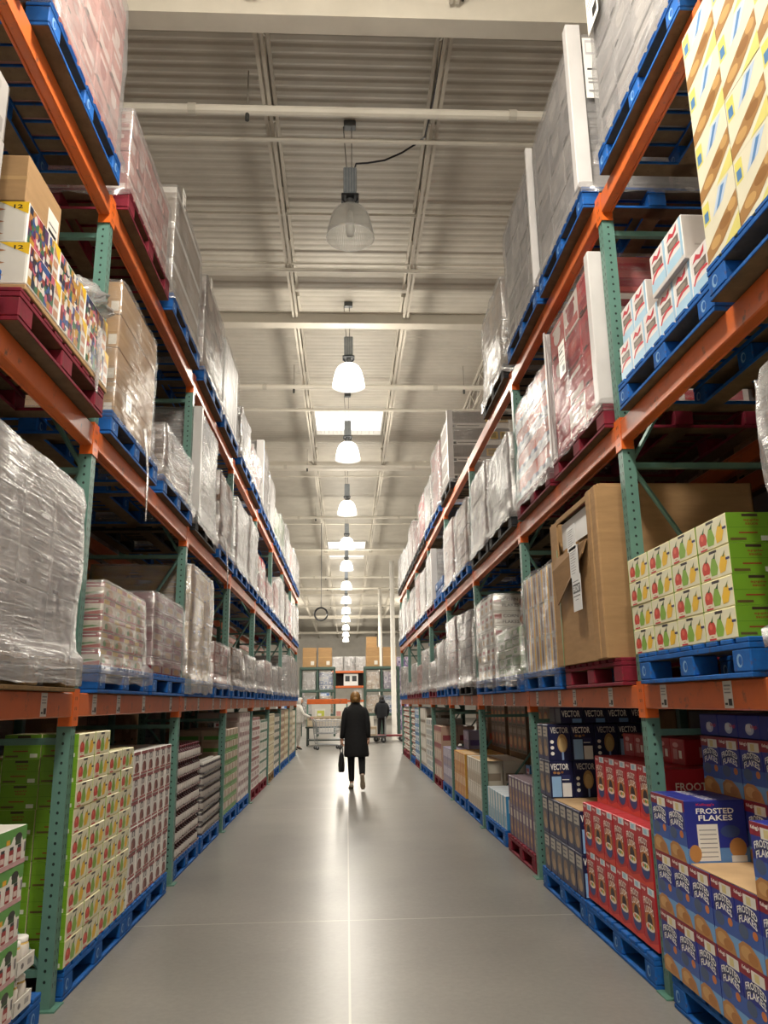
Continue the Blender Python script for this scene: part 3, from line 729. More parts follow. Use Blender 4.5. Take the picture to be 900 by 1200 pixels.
def cracker_case():
    w, d, h = .203, .3, .1685
    f = [('r', .05, .86, .95, .99, H('8a3a3e')), ('r', .3, .62, .68, .86, H('3f3a40')), ('e', .49, .72, .12, .1, H('c9c4c0')), ('e', .52, .36, .26, .2, H('7a4038')), ('e', .42, .26, .18, .14, H('91564a')), ('e', .66, .28, .14, .14, H('6a302c')), ('r', .08, .04, .92, .12, H('a85a58'))]
    sd = [('r', .1, .1, .9, .2, H('c4c0ba')), ('r', .1, .6, .9, .64, H('b4b0aa')), ('r', .1, .7, .7, .74, H('b4b0aa'))]
    return carton(w, d, h, H('dcd8d2'), f, sd, sd, name='cracker_case'), w, d, h
def sugar_box():   # blue cereal box
    w, d, h = .212, .3, .284; B = H('26308a')
    f = [('r', 0, 0, 1, .3, H('6f9fd0')), ('r', 0, .26, 1, .5, H('3a5aa6')), ('r', 0, .82, 1, 1, H('8a1c30')), ('t', "Kellogg's", .2, .92, .32, .07, W_), ('r', .4, .8, .9, .95, H('e2dfd6')), ('r', .52, .82, .7, .93, H('d8c890')),
         ('p', [(.06, .52), (.2, .74), (.5, .8), (.8, .76), (.94, .56), (.8, .62), (.5, .66), (.2, .6)], H('1a2258')), ('t', 'FROSTED', .5, .74, .78, .1, W_, .06), ('t', 'FLAKES', .5, .62, .7, .1, W_, .06),
         ('e', .28, .42, .2, .1, H('4a5a7a')), ('e', .74, .44, .1, .06, H('c8743a')), ('p', [(.0, .0), (.0, .2), (.2, .28), (.5, .27), (.78, .16), (.9, 0)], H('b5804a')), ('e', .3, .14, .22, .09, H('c99a62')), ('e', .55, .1, .2, .08, H('a9713c'))]
    sd = [('r', 0, 0, 1, .24, H('5a86be')), ('t', "Kellogg's", .35, .93, .3, .05, H('c4304a')), ('t', 'FROSTED', .5, .83, .62, .09, W_), ('t', 'FLAKES', .5, .72, .56, .09, W_), ('r', .18, .04, .52, .62, H('e4e2dc'))] + [('r', .21, .1 + .07 * k, .49, .115 + .07 * k, H('8d8d92')) for k in range(7)] + \
         [('e', .72, .5, .16, .1, H('384a7a')), ('e', .82, .24, .14, .16, H('b5804a')), ('e', .12, .16, .1, .14, H('b5804a')), ('r', .7, .02, .95, .12, H('d8d4cc'))]
    return carton(w, d, h, B, f, sd, sd, [('r', .05, .3, .95, .7, H('303c98')), ('t', 'FROSTED FLAKES', .5, .5, .8, .2, W_)], name='cereal_box'), w, d, h
def loops_box():
    w, d, h = .208, .3, .309; Rr = H('b3202c')
    f = [('t', "Kellogg's", .2, .93, .3, .06, W_), ('r', .48, .87, .96, .99, H('dfe3e6')), ('r', .56, .89, .8, .97, H('9ec4d8')),
         ('e', .5, .46, .38, .36, H('8a2418')), ('e', .5, .4, .33, .27, H('b5702a')), ('t', 'FROOT', .45, .76, .62, .12, H('efe6dc'), .03), ('t', 'LOOPS', .5, .62, .6, .12, H('efe6dc'), .03),
         ('e', .5, .3, .3, .1, H('e3b53a')), ('e', .5, .42, .18, .13, H('2a1a26')), ('e', .5, .26, .3, .14, H('2b3f7e')), ('e', .5, .33, .3, .07, H('e8ddd0')), ('e', .36, .34, .07, .035, H('e06a2a')), ('e', .5, .34, .07, .035, H('5a9a3a')), ('e', .64, .34, .07, .035, H('d8b02c')), ('p', [(0, 0), (0, .12), (.4, .05), (1, .14), (1, 0)], H('d2402c'))]
    sd = [('t', 'FROOT', .5, .7, .6, .14, H('e8d8c8')), ('t', 'LOOPS', .5, .52, .6, .14, H('e8d8c8')), ('r', .2, .06, .7, .32, H('c9a0a0')), ('e', .8, .3, .1, .08, H('d8b02c'))]
    tp = [('r', .1, .3, .9, .7, H('9a1822'))]
    return carton(w, d, h, Rr, f, sd, sd, tp, name='red_cereal_box'), w, d, h
def oat_box():     # navy cereal box, narrow printed spine to the aisle
    w, d, h = .181, .19, .2835; B = H('171c44')
    f = [('r', .04, .04, .96, .9, H('4a4a58')), ('r', .14, .66, .86, .93, H('b9b2a6')), ('r', .2, .72, .6, .76, H('6a6a72')), ('r', .2, .82, .7, .86, H('6a6a72')), ('e', .45, .38, .3, .22, H('8a7058')), ('e', .55, .26, .26, .15, H('a98c6c')), ('r', .04, .04, .96, .12, H('2a3060'))]
    sd = [('t', 'VECTOR', .42, .84, .78, .17, W_), ('e', .2, .68, .07, .035, H('a9784a')), ('e', .36, .67, .07, .035, H('b98a5a')), ('e', .52, .69, .06, .03, H('8a5c34')), ('r', .06, .03, .46, .58, H('8fb6e0')), ('r', .5, .03, .88, .4, H('e4e4e4')), ('r', .5, .46, .86, .62, H('2c3260')), ('r', .5, .48, .8, .5, W_)]
    sd2 = [('t', 'VECTOR', .5, .84, .78, .17, H('c8c4bc')), ('e', .6, .48, .22, .26, H('a98a5c')), ('e', .6, .44, .16, .2, H('c4a878')), ('r', .56, .02, .64, .24, H('8aa6d0')), ('e', .16, .52, .08, .05, W_), ('e', .16, .36, .08, .05, W_), ('e', .16, .2, .08, .05, W_)]
    a = carton(w, d, h, B, f, sd, sd, [], name='navy_cereal_box'); b = carton(w, d, h, B, f, sd2, sd2, [], name='navy_cereal_box')
    return a, b, w, d, h
def simple_case(w, d, h, base, art_f, art_s=None, name='carton'):
    s = art_s if art_s is not None else [('r', .1, .2, .9, .5, art_f[0][-1])]
    return carton(w, d, h, H(base) if isinstance(base, str) else base, art_f, s, s, name=name)

def place(me, S, y, xf, z, d, label, cat, name, group, rot=0.0, jx=0.0):
    sd = SIDE[S]['s']
    return thing(name, label, cat, (xf + sd * (d / 2 + jx), y, z), rz_of(S) + rot, group, me)
def stack(me, dims, S, ynear, xf, z0, layers, desc, cat, name, group, gap=.0022, vg=.0008, jit=.004, labfn=None, rnd=None):
    """layers: list of (depth index, row, iterable of columns). columns are counted from the near end."""
    w, d, h = dims; rnd = rnd or random.Random(len(desc) * 13)
    out = []
    for (q, r, cols) in layers:
        for c in cols:
            lb = f"{desc}, {ROWS[r]} row{' up' if r else ''}, {ORD[c]} column"
            if q: lb += f", {['', 'second', 'third', 'fourth', 'fifth'][q]} deep"
            out.append(place(me, S, ynear + (c + .5) * (w + gap), xf, z0 + r * (h + vg), d, lb, cat, name, group, jx=q * (d + .0065) + rnd.uniform(0, jit)))
    return out

# ================================================================== the goods: floor level, left
G0 = .1635
def bottles(kind):
    """tray of bottles; parts: tray and each bottle"""
    n, dia, hb = (4, .086, .134) if kind == 'dark' else (5, .068, .118)
    mb = MB(); r = dia / 2; dia += .01
    if kind == 'dark':
        prof = [(r * .9, 0), (r, .006), (r, .07), (r * .97, .074), (r * .96, .08), (r * .5, .1), (r * .42, .104), (r * .42, .108), (r * .55, .108), (r * .55, hb - .003), (r * .3, hb)]
        cc = [H('3a1620')] + [H('dcd6d0')] * 2 + [H('4a1a26')] * 4 + [H('5a1c28')] * 4
    else:
        prof = [(r * .9, 0), (r, .006), (r, .06), (r * .95, .066), (r * .9, .085), (r * .78, .09), (r * .8, .092), (r * .8, hb - .003), (r * .6, hb)]
        cc = [H('6a6460')] + [H('b9b2ac')] * 2 + [H('4a4448')] * 2 + [H('d8d4ce')] * 4
    mb.lathe(prof, 12, W_, True, cc + [cc[-1]])
    bm = mb.mesh('bottle', M['plastic'], True)
    w = n * (dia + .002) + .006; d = 2 * (dia + .002) + .006
    mb = MB(); tc = H('4a2028') if kind == 'dark' else H('5a5456'); th = .018
    mb.box(-w / 2, -d / 2, 0, w / 2, d / 2, .003, tc)
    for a in ((-w / 2, -d / 2, w / 2, -d / 2 + .003), (-w / 2, d / 2 - .003, w / 2, d / 2), (-w / 2, -d / 2, -w / 2 + .003, d / 2), (w / 2 - .003, -d / 2, w / 2, d / 2)):
        mb.box(a[0], a[1], .003, a[2], a[3], th, tc)
    for i in range(n): art(mb, (-w / 2 + i * w / n, -d / 2, 0), (w / n, 0, 0), (0, 0, th), (0, -1, 0), [('r', .2, .2, .8, .8, H('b89a98') if kind == 'dark' else H('8a8488'))])
    return bm, mb.mesh('tray', M['card']), n, dia, w, d, hb
def bottle_stack(S, kind, ynear, xf, rows, cols, desc, group):
    bm, tm, n, dia, w, d, hb = bottles(kind); proto = None; pit = hb + .0045
    for r in range(rows):
        for c in range(cols):
            lb = f"{desc}, {ROWS[r]} row{' up' if r else ''}, {ORD[c]} pack along"
            sd = SIDE[S]['s']; loc = (xf + sd * d / 2, ynear + (c + .5) * (w + .004), G0 + r * pit)
            if proto is None:
                proto = thing('bottle_pack', lb, 'bottle pack', loc, rz_of(S), group); add_ob('tray', tm, proto)
                for i in range(n):
                    for j in range(2): add_ob('bottle', bm, proto, ((i - (n - 1) / 2) * (dia + .002), (j - .5) * (dia + .002), .0035))
            else: dup(proto, loc, rz_of(S), lb)
    return w, pit
# -- pasta sauce cases at the very front
def sauce_case():
    w, d, h = .385, .3, .162; Gn = H('5f9a4a'); f = [('r', 0, .62, 1, 1, Gn), ('p', [(.55, .6), (.62, .78), (.85, .78), (.9, .6)], H('e9e6dc')), ('e', .76, .74, .1, .12, H('33302c')), ('r', .68, .55, .84, .66, H('2f4a2a')), ('r', 0, 0, 1, .12, H('c9a0a0')), ('r', .42, .62, .52, .75, H('e0a92c'))]
    for x in (.12, .34, .58, .8): f += [('r', x - .06, .14, x + .06, .46, H('9a3030')), ('r', x - .05, .46, x + .05, .54, H('333a3a')), ('r', x - .05, .2, x + .05, .34, H('d8c0b8'))]
    f += [('r', .94, .3, .99, .55, H('7a7676'))]
    return carton(w, d, h, H('e3dfd6'), f, f, f, [('r', .05, .05, .95, .95, H('dcd8ce'))], name='sauce_case'), w, d, h
me, w, d, h = sauce_case()
pallet('L', 0, 1, 0, 'blue', dy=-.13, dx=-.01)
stack(me, (w, d, h), 'L', 2.80, -1.475, G0, [(q, r, range(3)) for r in range(5) for q in ((0, 1) if r == 4 else (0,))], 'green and white sauce case on nearest left pallet', 'sauce case', 'sauce_case', 'sauce cases by the first left post')
def jar_tray():
    mb = MB(); w, d = .2, .3; c = H('dedad2')
    mb.box(-w / 2, -d / 2, 0, w / 2, d / 2, .004, c)
    for a in ((-w / 2, -d / 2, w / 2, -d / 2 + .004), (-w / 2, d / 2 - .004, w / 2, d / 2), (-w / 2, -d / 2, -w / 2 + .004, d / 2), (w / 2 - .004, -d / 2, w / 2, d / 2)): mb.box(a[0], a[1], .004, a[2], a[3], .062, c)
    art(mb, (-w / 2, -d / 2, 0), (w, 0, 0), (0, 0, .062), (0, -1, 0), [('e', .3, .5, .08, .2, H('6a6668')), ('r', .6, .3, .85, .7, H('a09c9a'))])
    tr = mb.mesh('tray', M['card'])
    mb = MB(); r = .044; mb.lathe([(r * .9, 0), (r, .008), (r, .085), (r * .92, .1), (r * .8, .11)], 16, W_, True, [H('c9b48a'), H('ddd6cc'), H('ddd6cc'), H('cfae62'), H('cfae62')]); jm = mb.mesh('jar', M['plastic'], True)
    mb = MB(); mb.lathe([(r * .86, .108), (r * .88, .11), (r * .88, .128), (r * .8, .131)], 16, W_, True); lm = mb.mesh('lid', M['plastic'], True)
    return tr, jm, lm
tr, jm, lm = jar_tray(); jp = None
for r in range(2):
    lb = f"white cardboard tray of white-lidded jars by the first left post, {'lower' if r == 0 else 'upper'} one"; loc = (-1.475 - .15, 4.08, G0 + r * (h + .002))
    if jp is None:
        jp = thing('jar_tray', lb, 'jar tray', loc, rz_of('L'), 'jar trays on the first left pallet'); add_ob('tray', tr, jp)
        for x in (-.047, .047):
            for y in (-.095, 0, .095):
                j = add_ob('jar', jm, jp, (x, y, .0045)); add_ob('lid', lm, j)
    else: dup(jp, loc, rz_of('L'), lb)
# -- cream fruit puree cases
me, w, d, h = puree_case()
pallet('L', 1, 0, 0, 'blue', dy=-.045)
lay = [(0, r, range(4)) for r in range(8)] + [(0, 8, [0, 1])] + [(q, r, [0]) for q in (1, 2, 3, 4) for r in range(8)] + [(q, 7, [1, 2, 3]) for q in (1, 2)] + [(1, 8, [0])]
stack(me, (w, d, h), 'L', 4.65, -1.49, G0, lay, 'cream fruit puree case on left floor pallet', 'food case', 'puree_case', 'fruit puree cases on the floor pallet')
# -- white cracker cases
me, w, d, h = cracker_case()
pallet('L', 1, 1, 0, 'blue', dy=-.18)
stack(me, (w, d, h), 'L', 5.90, -1.50, G0, [(0, r, range(6)) for r in range(6)] + [(1, 5, range(6))], 'white case with brown picture beside the cream stack', 'food case', 'cracker_case', 'white picture cases on the floor pallet')
# -- bottle packs
pallet('L', 2, 0, 0, 'blue', dy=-.05, dx=.03); bottle_stack('L', 'dark', 7.56, -1.525, 7, 3, 'maroon-capped bottle pack behind the second left post', 'maroon bottle packs')
pallet('L', 2, 1, 0, 'blue', dy=-.08, dx=.03); bottle_stack('L', 'small', 8.98, -1.53, 6, 3, 'grey and white bottle pack before the third post', 'grey bottle packs')
def far_stack(S, b, s, pcol, dims, rows, cols, base, art_f, desc, name='carton', cat='carton', xf=None, dy=0.0, lays=None, art_s=None, deep_top=True):
    w, d, h = dims; me = simple_case(w, d, h, base, art_f, art_s, name)
    if pcol: pallet(S, b, s, 0, pcol, dy=dy, dx=.04 if S == 'R' else .03)
    x = xf if xf is not None else (-1.53 if S == 'L' else 1.675)
    ll = lays or ([(0, r, range(cols)) for r in range(rows)] + ([(1, rows - 1, range(cols))] if deep_top else []))
    return stack(me, dims, S, slot_y(S, b, s) + dy + .01, x, G0, ll, desc, cat, name, desc + 's')
far_stack('L', 3, 0, 'blue', (.298, .3, .146), 7, 4, 'a98f78', [('r', 0, 0, 1, .42, H('4f8a36')), ('r', .05, .45, .3, .95, H('c9bfae')), ('r', .38, .45, .62, .95, H('9a7a62')), ('r', .7, .45, .95, .95, H('c9bfae')), ('r', .1, .1, .9, .16, H('8fb070'))], 'green-edged pack behind the third left post', 'green_pack', 'pack')
far_stack('L', 3, 1, 'blue', (.3, .3, .135), 9, 4, 'c9bdb8', [('r', 0, .5, 1, .95, H('b39a98')), ('r', .1, .1, .9, .4, H('ddd6d0')), ('r', .3, .55, .7, .9, H('8a6a6c'))], 'pinkish white pack before the fourth left post', 'pink_pack', 'pack')
far_stack('L', 4, 0, 'red', (.4, .3, .16), 7, 3, 'd8d0cc', [('r', 0, .7, 1, 1, H('8a4a48')), ('r', .1, .15, .5, .6, H('c9b4b0')), ('r', .6, .2, .9, .55, H('9a6a68'))], 'red and white case on a red floor pallet', 'red_white_case')
far_stack('L', 4, 1, 'red', (.4, .3, .175), 6, 3, 'dcdad2', [('r', 0, .78, 1, 1, H('2f6a4e')), ('r', .1, .2, .45, .7, H('b9b4a6')), ('r', .55, .2, .9, .7, H('c9c4b8'))], 'white case with dark green top on left side', 'green_top_case')
far_stack('L', 5, 0, 'wood', (.4, .3, .19), 6, 3, 'd9cfae', [('r', .0, .82, 1, .9, H('8a6a4a')), ('r', .1, .2, .5, .7, H('c9b98e')), ('r', .6, .2, .92, .6, H('b99a6a'))], 'cream case with brown band on left side', 'cream_case')
far_stack('L', 5, 1, 'blue', (.4, .3, .16), 7, 3, 'cfc9ba', [('r', .0, .6, 1, 1, H('3a4a42')), ('r', .1, .1, .6, .5, H('e0dccf')), ('r', .7, .1, .95, .5, H('8a3a30'))], 'dark-topped cream case on left side', 'dark_top_case')
far_stack('L', 6, 0, 'blue', (.4, .3, .17), 7, 3, 'a98a6a', [('r', .0, .1, 1, .4, H('d6c9ae')), ('r', .2, .5, .8, .9, H('7a4a36'))], 'brown and cream case toward the left rack end', 'brown_case')
far_stack('L', 6, 1, 'blue', (.4, .3, .17), 7, 3, 'c2b08c', [('r', .0, .7, 1, .95, H('9a7a52')), ('r', .1, .15, .9, .5, H('d9cfb6'))], 'tan banded case toward the left rack end', 'tan_case')
far_stack('L', 7, 0, 'blue', (.4, .3, .2), 6, 3, 'b9a98e', [('r', .0, .6, 1, .9, H('8a8070')), ('r', .1, .1, .5, .5, H('dcd6c8'))], 'dull tan case in the farthest left bay', 'dull_case')
far_stack('L', 7, 1, 'blue', (.4, .3, .19), 6, 3, 'd0c6b0', [('r', .0, .0, 1, .25, H('a5906a')), ('r', .3, .4, .8, .85, H('efe9dc'))], 'pale case at the left rack end', 'pale_case')

# ================================================================== floor level, right
me, w, d, h = sugar_box()
pallet('R', 0, 1, 0, 'blue', dy=-.02)
FFN = 4.392 - 6 * (w + .0022)
lay = [(0, r, range(6)) for r in (0, 1)] + [(0, 2, [0, 4, 5])] + [(1, r, range(6)) for r in (0, 1, 2, 3)]
stack(me, (w, d, h), 'R', FFN, 1.62, G0, lay, 'blue cereal box on nearest right pallet', 'cereal box', 'cereal_box', 'blue cereal boxes')
B = H('26308a'); fm = carton(.212, .3, .11, B, [('e', .55, .4, .2, .25, H('b9bfd6')), ('r', .4, .3, .62, .6, H('d8dae2')), ('t', "Kellogg's", .75, .5, .3, .2, H('c4304a'))], [], [], name='cereal_box')
for c in range(6):
    place(fm, 'R', FFN + (c + .5) * .2145, 1.933, G0 + 4 * .285 + .002, .3, f"blue cereal box lying flat on the rear stack, {ORD[c]} from the near end", 'cereal box', 'cereal_box', 'blue cereal boxes lying flat')
def sheet(S, y0, y1, x0, x1, z, label, rx=0.0):
    mb = MB(); mb.box(-(y1 - y0) / 2, -(x1 - x0) / 2, 0, (y1 - y0) / 2, (x1 - x0) / 2, .004, H('c2a27a'), .001)
    t = thing('cardboard_sheet', label, 'cardboard', ((x0 + x1) / 2 * 1.0, (y0 + y1) / 2, z), rz_of(S), 'loose cardboard sheets', mb.mesh('cardboard_sheet', M['kraft'])); t.rotation_euler[0] = rx
    return t
sheet('R', FFN + .22, FFN + 4 * .2142 - .01, 1.625, 1.915, G0 + 2 * .2855, 'tan cardboard sheet between blue cereal boxes')
me, w, d, h = loops_box()
pallet('R', 1, 0, 0, 'blue', dy=-.16)
stack(me, (w, d, h), 'R', 4.545, 1.655, G0 + .02, [(0, r, range(6)) for r in (0, 1)] + [(1, r, range(6)) for r in (0, 1, 2)][:2], 'red cereal box beside the first right post', 'cereal box', 'red_cereal_box', 'red cereal boxes')
stack(me, (w, d, h), 'R', 4.55, 1.765, G0 + .02, [(0, 2, range(6))], 'red cereal box on the set-back tier', 'cereal box', 'red_cereal_box', 'red cereal boxes')
Rr = H('a81e2a'); fm = carton(.208, .3, .15, Rr, [('r', .2, .2, .5, .6, H('c98a8a')), ('r', .6, .25, .8, .55, W_), ('e', .4, .75, .2, .1, H('d8a0a0'))], [('r', .3, .3, .5, .7, H('c98a8a')), ('t', 'FROOT', .6, .6, .5, .2, H('d8c0b0'))], [('r', .3, .3, .5, .7, H('c98a8a'))], name='red_cereal_box')
for c in range(5):
    place(fm, 'R', 4.76 + (c + .5) * .2105, 1.985, G0 + .02 + 3 * .3099, .3, f"red cereal box lying flat on top, {ORD[c]} from the near end", 'cereal box', 'red_cereal_box', 'red cereal boxes lying flat')
a, b_, w, d, h = oat_box()
pallet('R', 1, 1, 0, 'blue', dy=-.17)
stack(a, (w, d, h), 'R', 5.835, 1.635, G0, [(0, r, range(6)) for r in (0, 1)] + [(q, r, [0] if r == 0 else range(6)) for q in (1, 2, 3) for r in (0, 1)], 'navy cereal box in the low stack', 'cereal box', 'navy_cereal_box', 'navy cereal boxes')
for r in (2, 3):
    for q in range(4):
        for c in range(2):
            place(a if (q + r) % 2 == 0 else b_, 'R', 6.60 + (c + .5) * .184, 1.635 + q * .1945, G0 + .005 + r * .2843, d, f"navy cereal box in the tower, {ORD[r]} row, {['first', 'second', 'third', 'fourth'][q]} deep, {'near' if c == 0 else 'far'} column", 'cereal box', 'navy_cereal_box', 'navy cereal boxes')
fm = carton(w, d, .13, H('171c44'), [('r', .1, .1, .9, .9, H('4a4a58'))], [], [('t', 'VECTOR', .45, .6, .8, .4, W_), ('r', .5, .05, .9, .3, H('6f9ad0'))], name='navy_cereal_box')
for q in range(4):
    for c in range(2): place(fm, 'R', 6.60 + (c + .5) * .184, 1.75 + q * .1945, G0 + .01 + 4 * .2843, d, f"navy cereal box lying on the tower, {ORD[q]} deep, {'near' if c == 0 else 'far'} column", 'cereal box', 'navy_cereal_box', 'navy cereal boxes')
sheet('R', 5.845, 6.58, 1.645, 2.38, G0 + 2 * .2845 + .001, 'tan cardboard sheet on the low navy stack')
PUR = H('3f2352')
far_stack('R', 2, 0, 'red', (.143, .28, .29), 2, 8, '7d6c74', [('r', 0, 0, .42, 1, H('4a2560')), ('r', .4, .08, .95, .6, H('8a6a4e')), ('r', .4, .66, .95, .92, H('c9bfb0')), ('e', .65, .3, .2, .1, H('b98a5a'))], 'purple and tan cereal box behind second post', 'cereal_box', 'cereal box', xf=1.69,
          art_s=[('r', 0, 0, 1, 1, PUR), ('r', .2, .74, .8, .8, W_), ('r', .3, .64, .7, .7, W_), ('e', .5, .35, .3, .2, H('b98a5a'))], lays=[(0, 0, range(8)), (0, 1, range(8)), (1, 1, range(8)), (1, 2, [0, 1, 2, 5, 6])])
sheet('R', 7.5, 8.0, 1.99, 2.26, G0 + 3 * .2915 + .012, 'loose cardboard lid on the purple boxes')
far_stack('R', 2, 1, 'blue', (.16, .28, .34), 1, 7, 'cdd6dc', [('r', 0, 0, .3, 1, H('6fb0c8')), ('r', .36, .5, .9, .95, H('e8eaea')), ('r', .4, .06, .9, .4, H('9fb4c0'))], 'pale blue cereal box behind a right post', 'cereal_box', 'cereal box', xf=1.69, lays=[(0, 0, range(7)), (1, 0, range(7))],
          art_s=[('r', 0, 0, 1, 1, H('3a86b8')), ('r', .1, .5, .9, .9, H('dfe6ea'))])
mebig = simple_case(.28, .3, .33, '7a6452', [('e', .5, .4, .36, .26, H('b5523a')), ('e', .5, .42, .28, .18, H('c99a62')), ('r', .1, .74, .9, .92, H('9a8272')), ('r', .1, .04, .9, .12, H('4a3a36'))], name='bowl_box')
meblue = simple_case(.2, .3, .3, '2a6aa8', [('r', .2, .6, .8, .9, H('a8263a')), ('t', "Kellogg's", .5, .75, .5, .1, W_), ('e', .5, .25, .35, .16, H('c9a070'))], name='cereal_box')
place(meblue, 'R', 8.98, 1.98, G0 + .3425, .3, 'lone bright blue cereal box with red patch on the pale boxes', 'cereal box', 'cereal_box', 'cereal boxes')
far_stack('R', 3, 0, 'blue', (.125, .28, .3), 2, 9, 'cfc6b6', [('r', 0, 0, .3, 1, H('9a8a78')), ('r', .38, .5, .95, .94, H('ece6da')), ('r', .4, .06, .9, .4, H('b9a890'))], 'off-white cereal box behind the third right post', 'cereal_box', 'cereal box', lays=[(0, 0, range(9)), (0, 1, range(9)), (1, 1, range(9))])
far_stack('R', 3, 1, 'blue', (.125, .28, .3), 2, 9, 'c9963a', [('r', 0, 0, .35, 1, H('a8362c')), ('r', .42, .55, .95, .94, H('e6d2a0')), ('e', .66, .25, .22, .12, H('d8b05a'))], 'yellow and red cereal box before a right post', 'cereal_box', 'cereal box', lays=[(0, 0, range(9)), (0, 1, range(9)), (1, 1, range(9))])
sheet('R', 10.26, 11.2, 1.70, 1.96, G0 + 2 * .301, 'open tan carton flap on the off-white boxes')
sheet('R', 11.5, 12.5, 1.70, 1.96, G0 + 2 * .301, 'open tan carton flap on the yellow boxes')
# taller cartons standing behind the front rows
mbase = carton(.56, .3, .66, H('86694c'), [('r', 0, .46, 1, .54, H('9a7d5c'))], mat='kraft')
for (b, s, n) in ((2, 1, 4), (3, 0, 4), (3, 1, 4), (4, 0, 4)):
    y0 = slot_y('R', b, s) + .03
    for c in range(n // 2):
        place(mbase, 'R', y0 + (c + .5) * .565, 2.285, G0, .3, f"plain brown carton on the floor pallet, {BAYN[b]} bay {['near', 'far'][s]} half, {ORD[c]} along", 'carton', 'carton', 'plain brown cartons at the back')
    for r in (0, 1):
        for c in range(n):
            place(mebig, 'R', y0 + (c + .5) * .2825, 2.285, G0 + .661 + r * .331, .3, f"bowl-picture carton at the back, {BAYN[b]} bay {['near', 'far'][s]} half, {['lower', 'upper'][r]} row, {ORD[c]} along", 'carton', 'bowl_box', 'bowl-picture cartons at the back')
far_stack('R', 4, 0, 'blue', (.14, .28, .29), 2, 8, '8d86a0', [('r', 0, 0, .34, 1, H('5a4a80')), ('r', .42, .5, .95, .94, H('d9d4dc')), ('r', .5, .1, .9, .36, H('b09a90'))], 'lilac and white cereal box in fifth bay', 'cereal_box', 'cereal box', lays=[(0, 0, range(8)), (0, 1, range(8)), (1, 1, range(8)), (1, 2, [0, 1, 2, 3])])
far_stack('R', 4, 1, 'red', (.29, .3, .3), 3, 4, 'b89a86', [('r', 0, .7, 1, 1, H('8a3a40')), ('r', .1, .1, .5, .6, H('d8cabc')), ('r', .6, .1, .9, .5, H('9a7a68'))], 'pinkish tan case in the fifth right bay', 'pink_case')
def bag_mesh(seed, col, w=.5, d=.4, h=.15):
    mb = MB(); rings = []
    for iz in range(7):
        f = iz / 6; k = .78 + .22 * math.sqrt(max(0, 1 - (2 * f - 1) ** 2)); ring = []
        for j in range(24):
            a = 2 * pi * j / 24; ex = .45
            x = math.copysign(abs(cos(a)) ** ex, cos(a)) * w / 2 * k; y = math.copysign(abs(sin(a)) ** ex, sin(a)) * d / 2 * k
            o = 1 + .05 * noise.noise(Vector((x * 8, y * 8, f * 3 + seed)))
            ring.append((x * o, y * o, h * f * (1 - .12 * abs(cos(a)) * (1 if f > .5 else 0))))
        rings.append(ring)
    mb.loft(rings, col, True, 0, [col, H('b8403a'), col, col, H('7a6a62'), col])
    return mb.mesh('goods_bag', M['matte'], True)
far_stack('R', 5, 0, 'blue', (.29, .3, .2), 5, 4, 'd8d8d4', [('r', 0, .1, 1, .35, H('b9b4ac')), ('r', .2, .45, .8, .9, H('8a9098'))], 'pale grey case in the sixth right bay', 'grey_case')
far_stack('R', 5, 1, 'blue', (.29, .3, .3), 4, 4, 'cfcac0', [('r', 0, 0, 1, .2, H('8a7a6a')), ('r', .15, .3, .6, .9, H('ebe7de'))], 'cream tall case in the sixth right bay', 'cream_tall_case')
far_stack('R', 6, 0, 'red', (.4, .3, .2), 6, 3, '3a7ab0', [('r', .1, .2, .9, .8, H('dfe6ea')), ('r', .2, .3, .5, .6, H('2a5a90'))], 'bright blue and white case toward rack end', 'blue_case')
bm_ = [bag_mesh(q, H('ddd6cc')) for q in range(3)]
for (b, s, pc, nm) in ((6, 1, 'blue', 'sixth'), (7, 0, 'red', 'nearer'), (7, 1, 'red', 'farther')):
    pallet('R', b, s, 0, pc, dx=.04)
    for r in range(8):
        for c in range(2):
            place(bm_[(r + c) % 3], 'R', slot_y('R', b, s) + .3 + c * .56, 1.68, G0 + .002 + r * .152, .4, f"white and red goods bag, {BAYN[b]} bay {['near', 'far'][s]} half right rack, {ROWS[r]} layer, {['near', 'far'][c]} one", 'bag', 'goods_bag', 'goods bags piled at the rack end')

# ================================================================== wrapped and open loads on the beams, left
wrapped('L', 0, 1, 1, 2.69, 'white', 3, 3, 'big milky grey wrapped load', 'wood', 'film_thick', w=1.20, dy=-.05, skirt=.13, amp=.016, lump=.006)
wrapped('L', 1, 0, 1, 2.26, 'mixed', 5, 5, 'wrapped red and yellow food cartons', 'blue', 'film', w=1.05, dy=.07, skirt=.1, amp=.02, goods=grid_parts('food_carton', food_case, 5, 4, deep=3), taper=.03)
wrapped('L', 1, 1, 1, 2.37, 'maroon', 6, 5, 'wrapped load of maroon cartons', 'blue', 'film', w=1.15, dy=.06, skirt=-.06, amp=.02, goods=grid_parts('maroon_carton', maroon_case, 5, 3, deep=3), taper=.03)
wrapped('L', 2, 0, 1, 2.82, 'yellow', 4, 3, 'tall wrapped load with mustard yellow side', 'blue', 'film_thick', dy=-.15, skirt=.13, amp=.02)
wrapped('L', 2, 1, 1, 2.20, 'pink', 4, 3, 'low white wrapped load', 'blue', 'film', w=1.05, dy=.2, amp=.03, lump=.02)
wrapped('L', 3, 0, 1, 2.24, 'brownprint', 5, 3, 'rounded shiny wrapped load', 'blue', 'film', amp=.04, lump=.03, taper=.06)
wrapped('L', 3, 1, 1, 2.22, 'white', 3, 3, 'white wrapped load', 'blue', 'film_thick', amp=.03)
wrapped('L', 4, 0, 1, 2.15, 'white', 3, 3, 'white wrapped load', 'blue', 'film')
wrapped('L', 4, 1, 1, 2.28, 'pink', 4, 3, 'pale pink wrapped load', 'blue', 'film_thick')
wrapped('L', 5, 0, 1, 2.2, 'white', 3, 3, 'white wrapped load', 'blue', 'film')
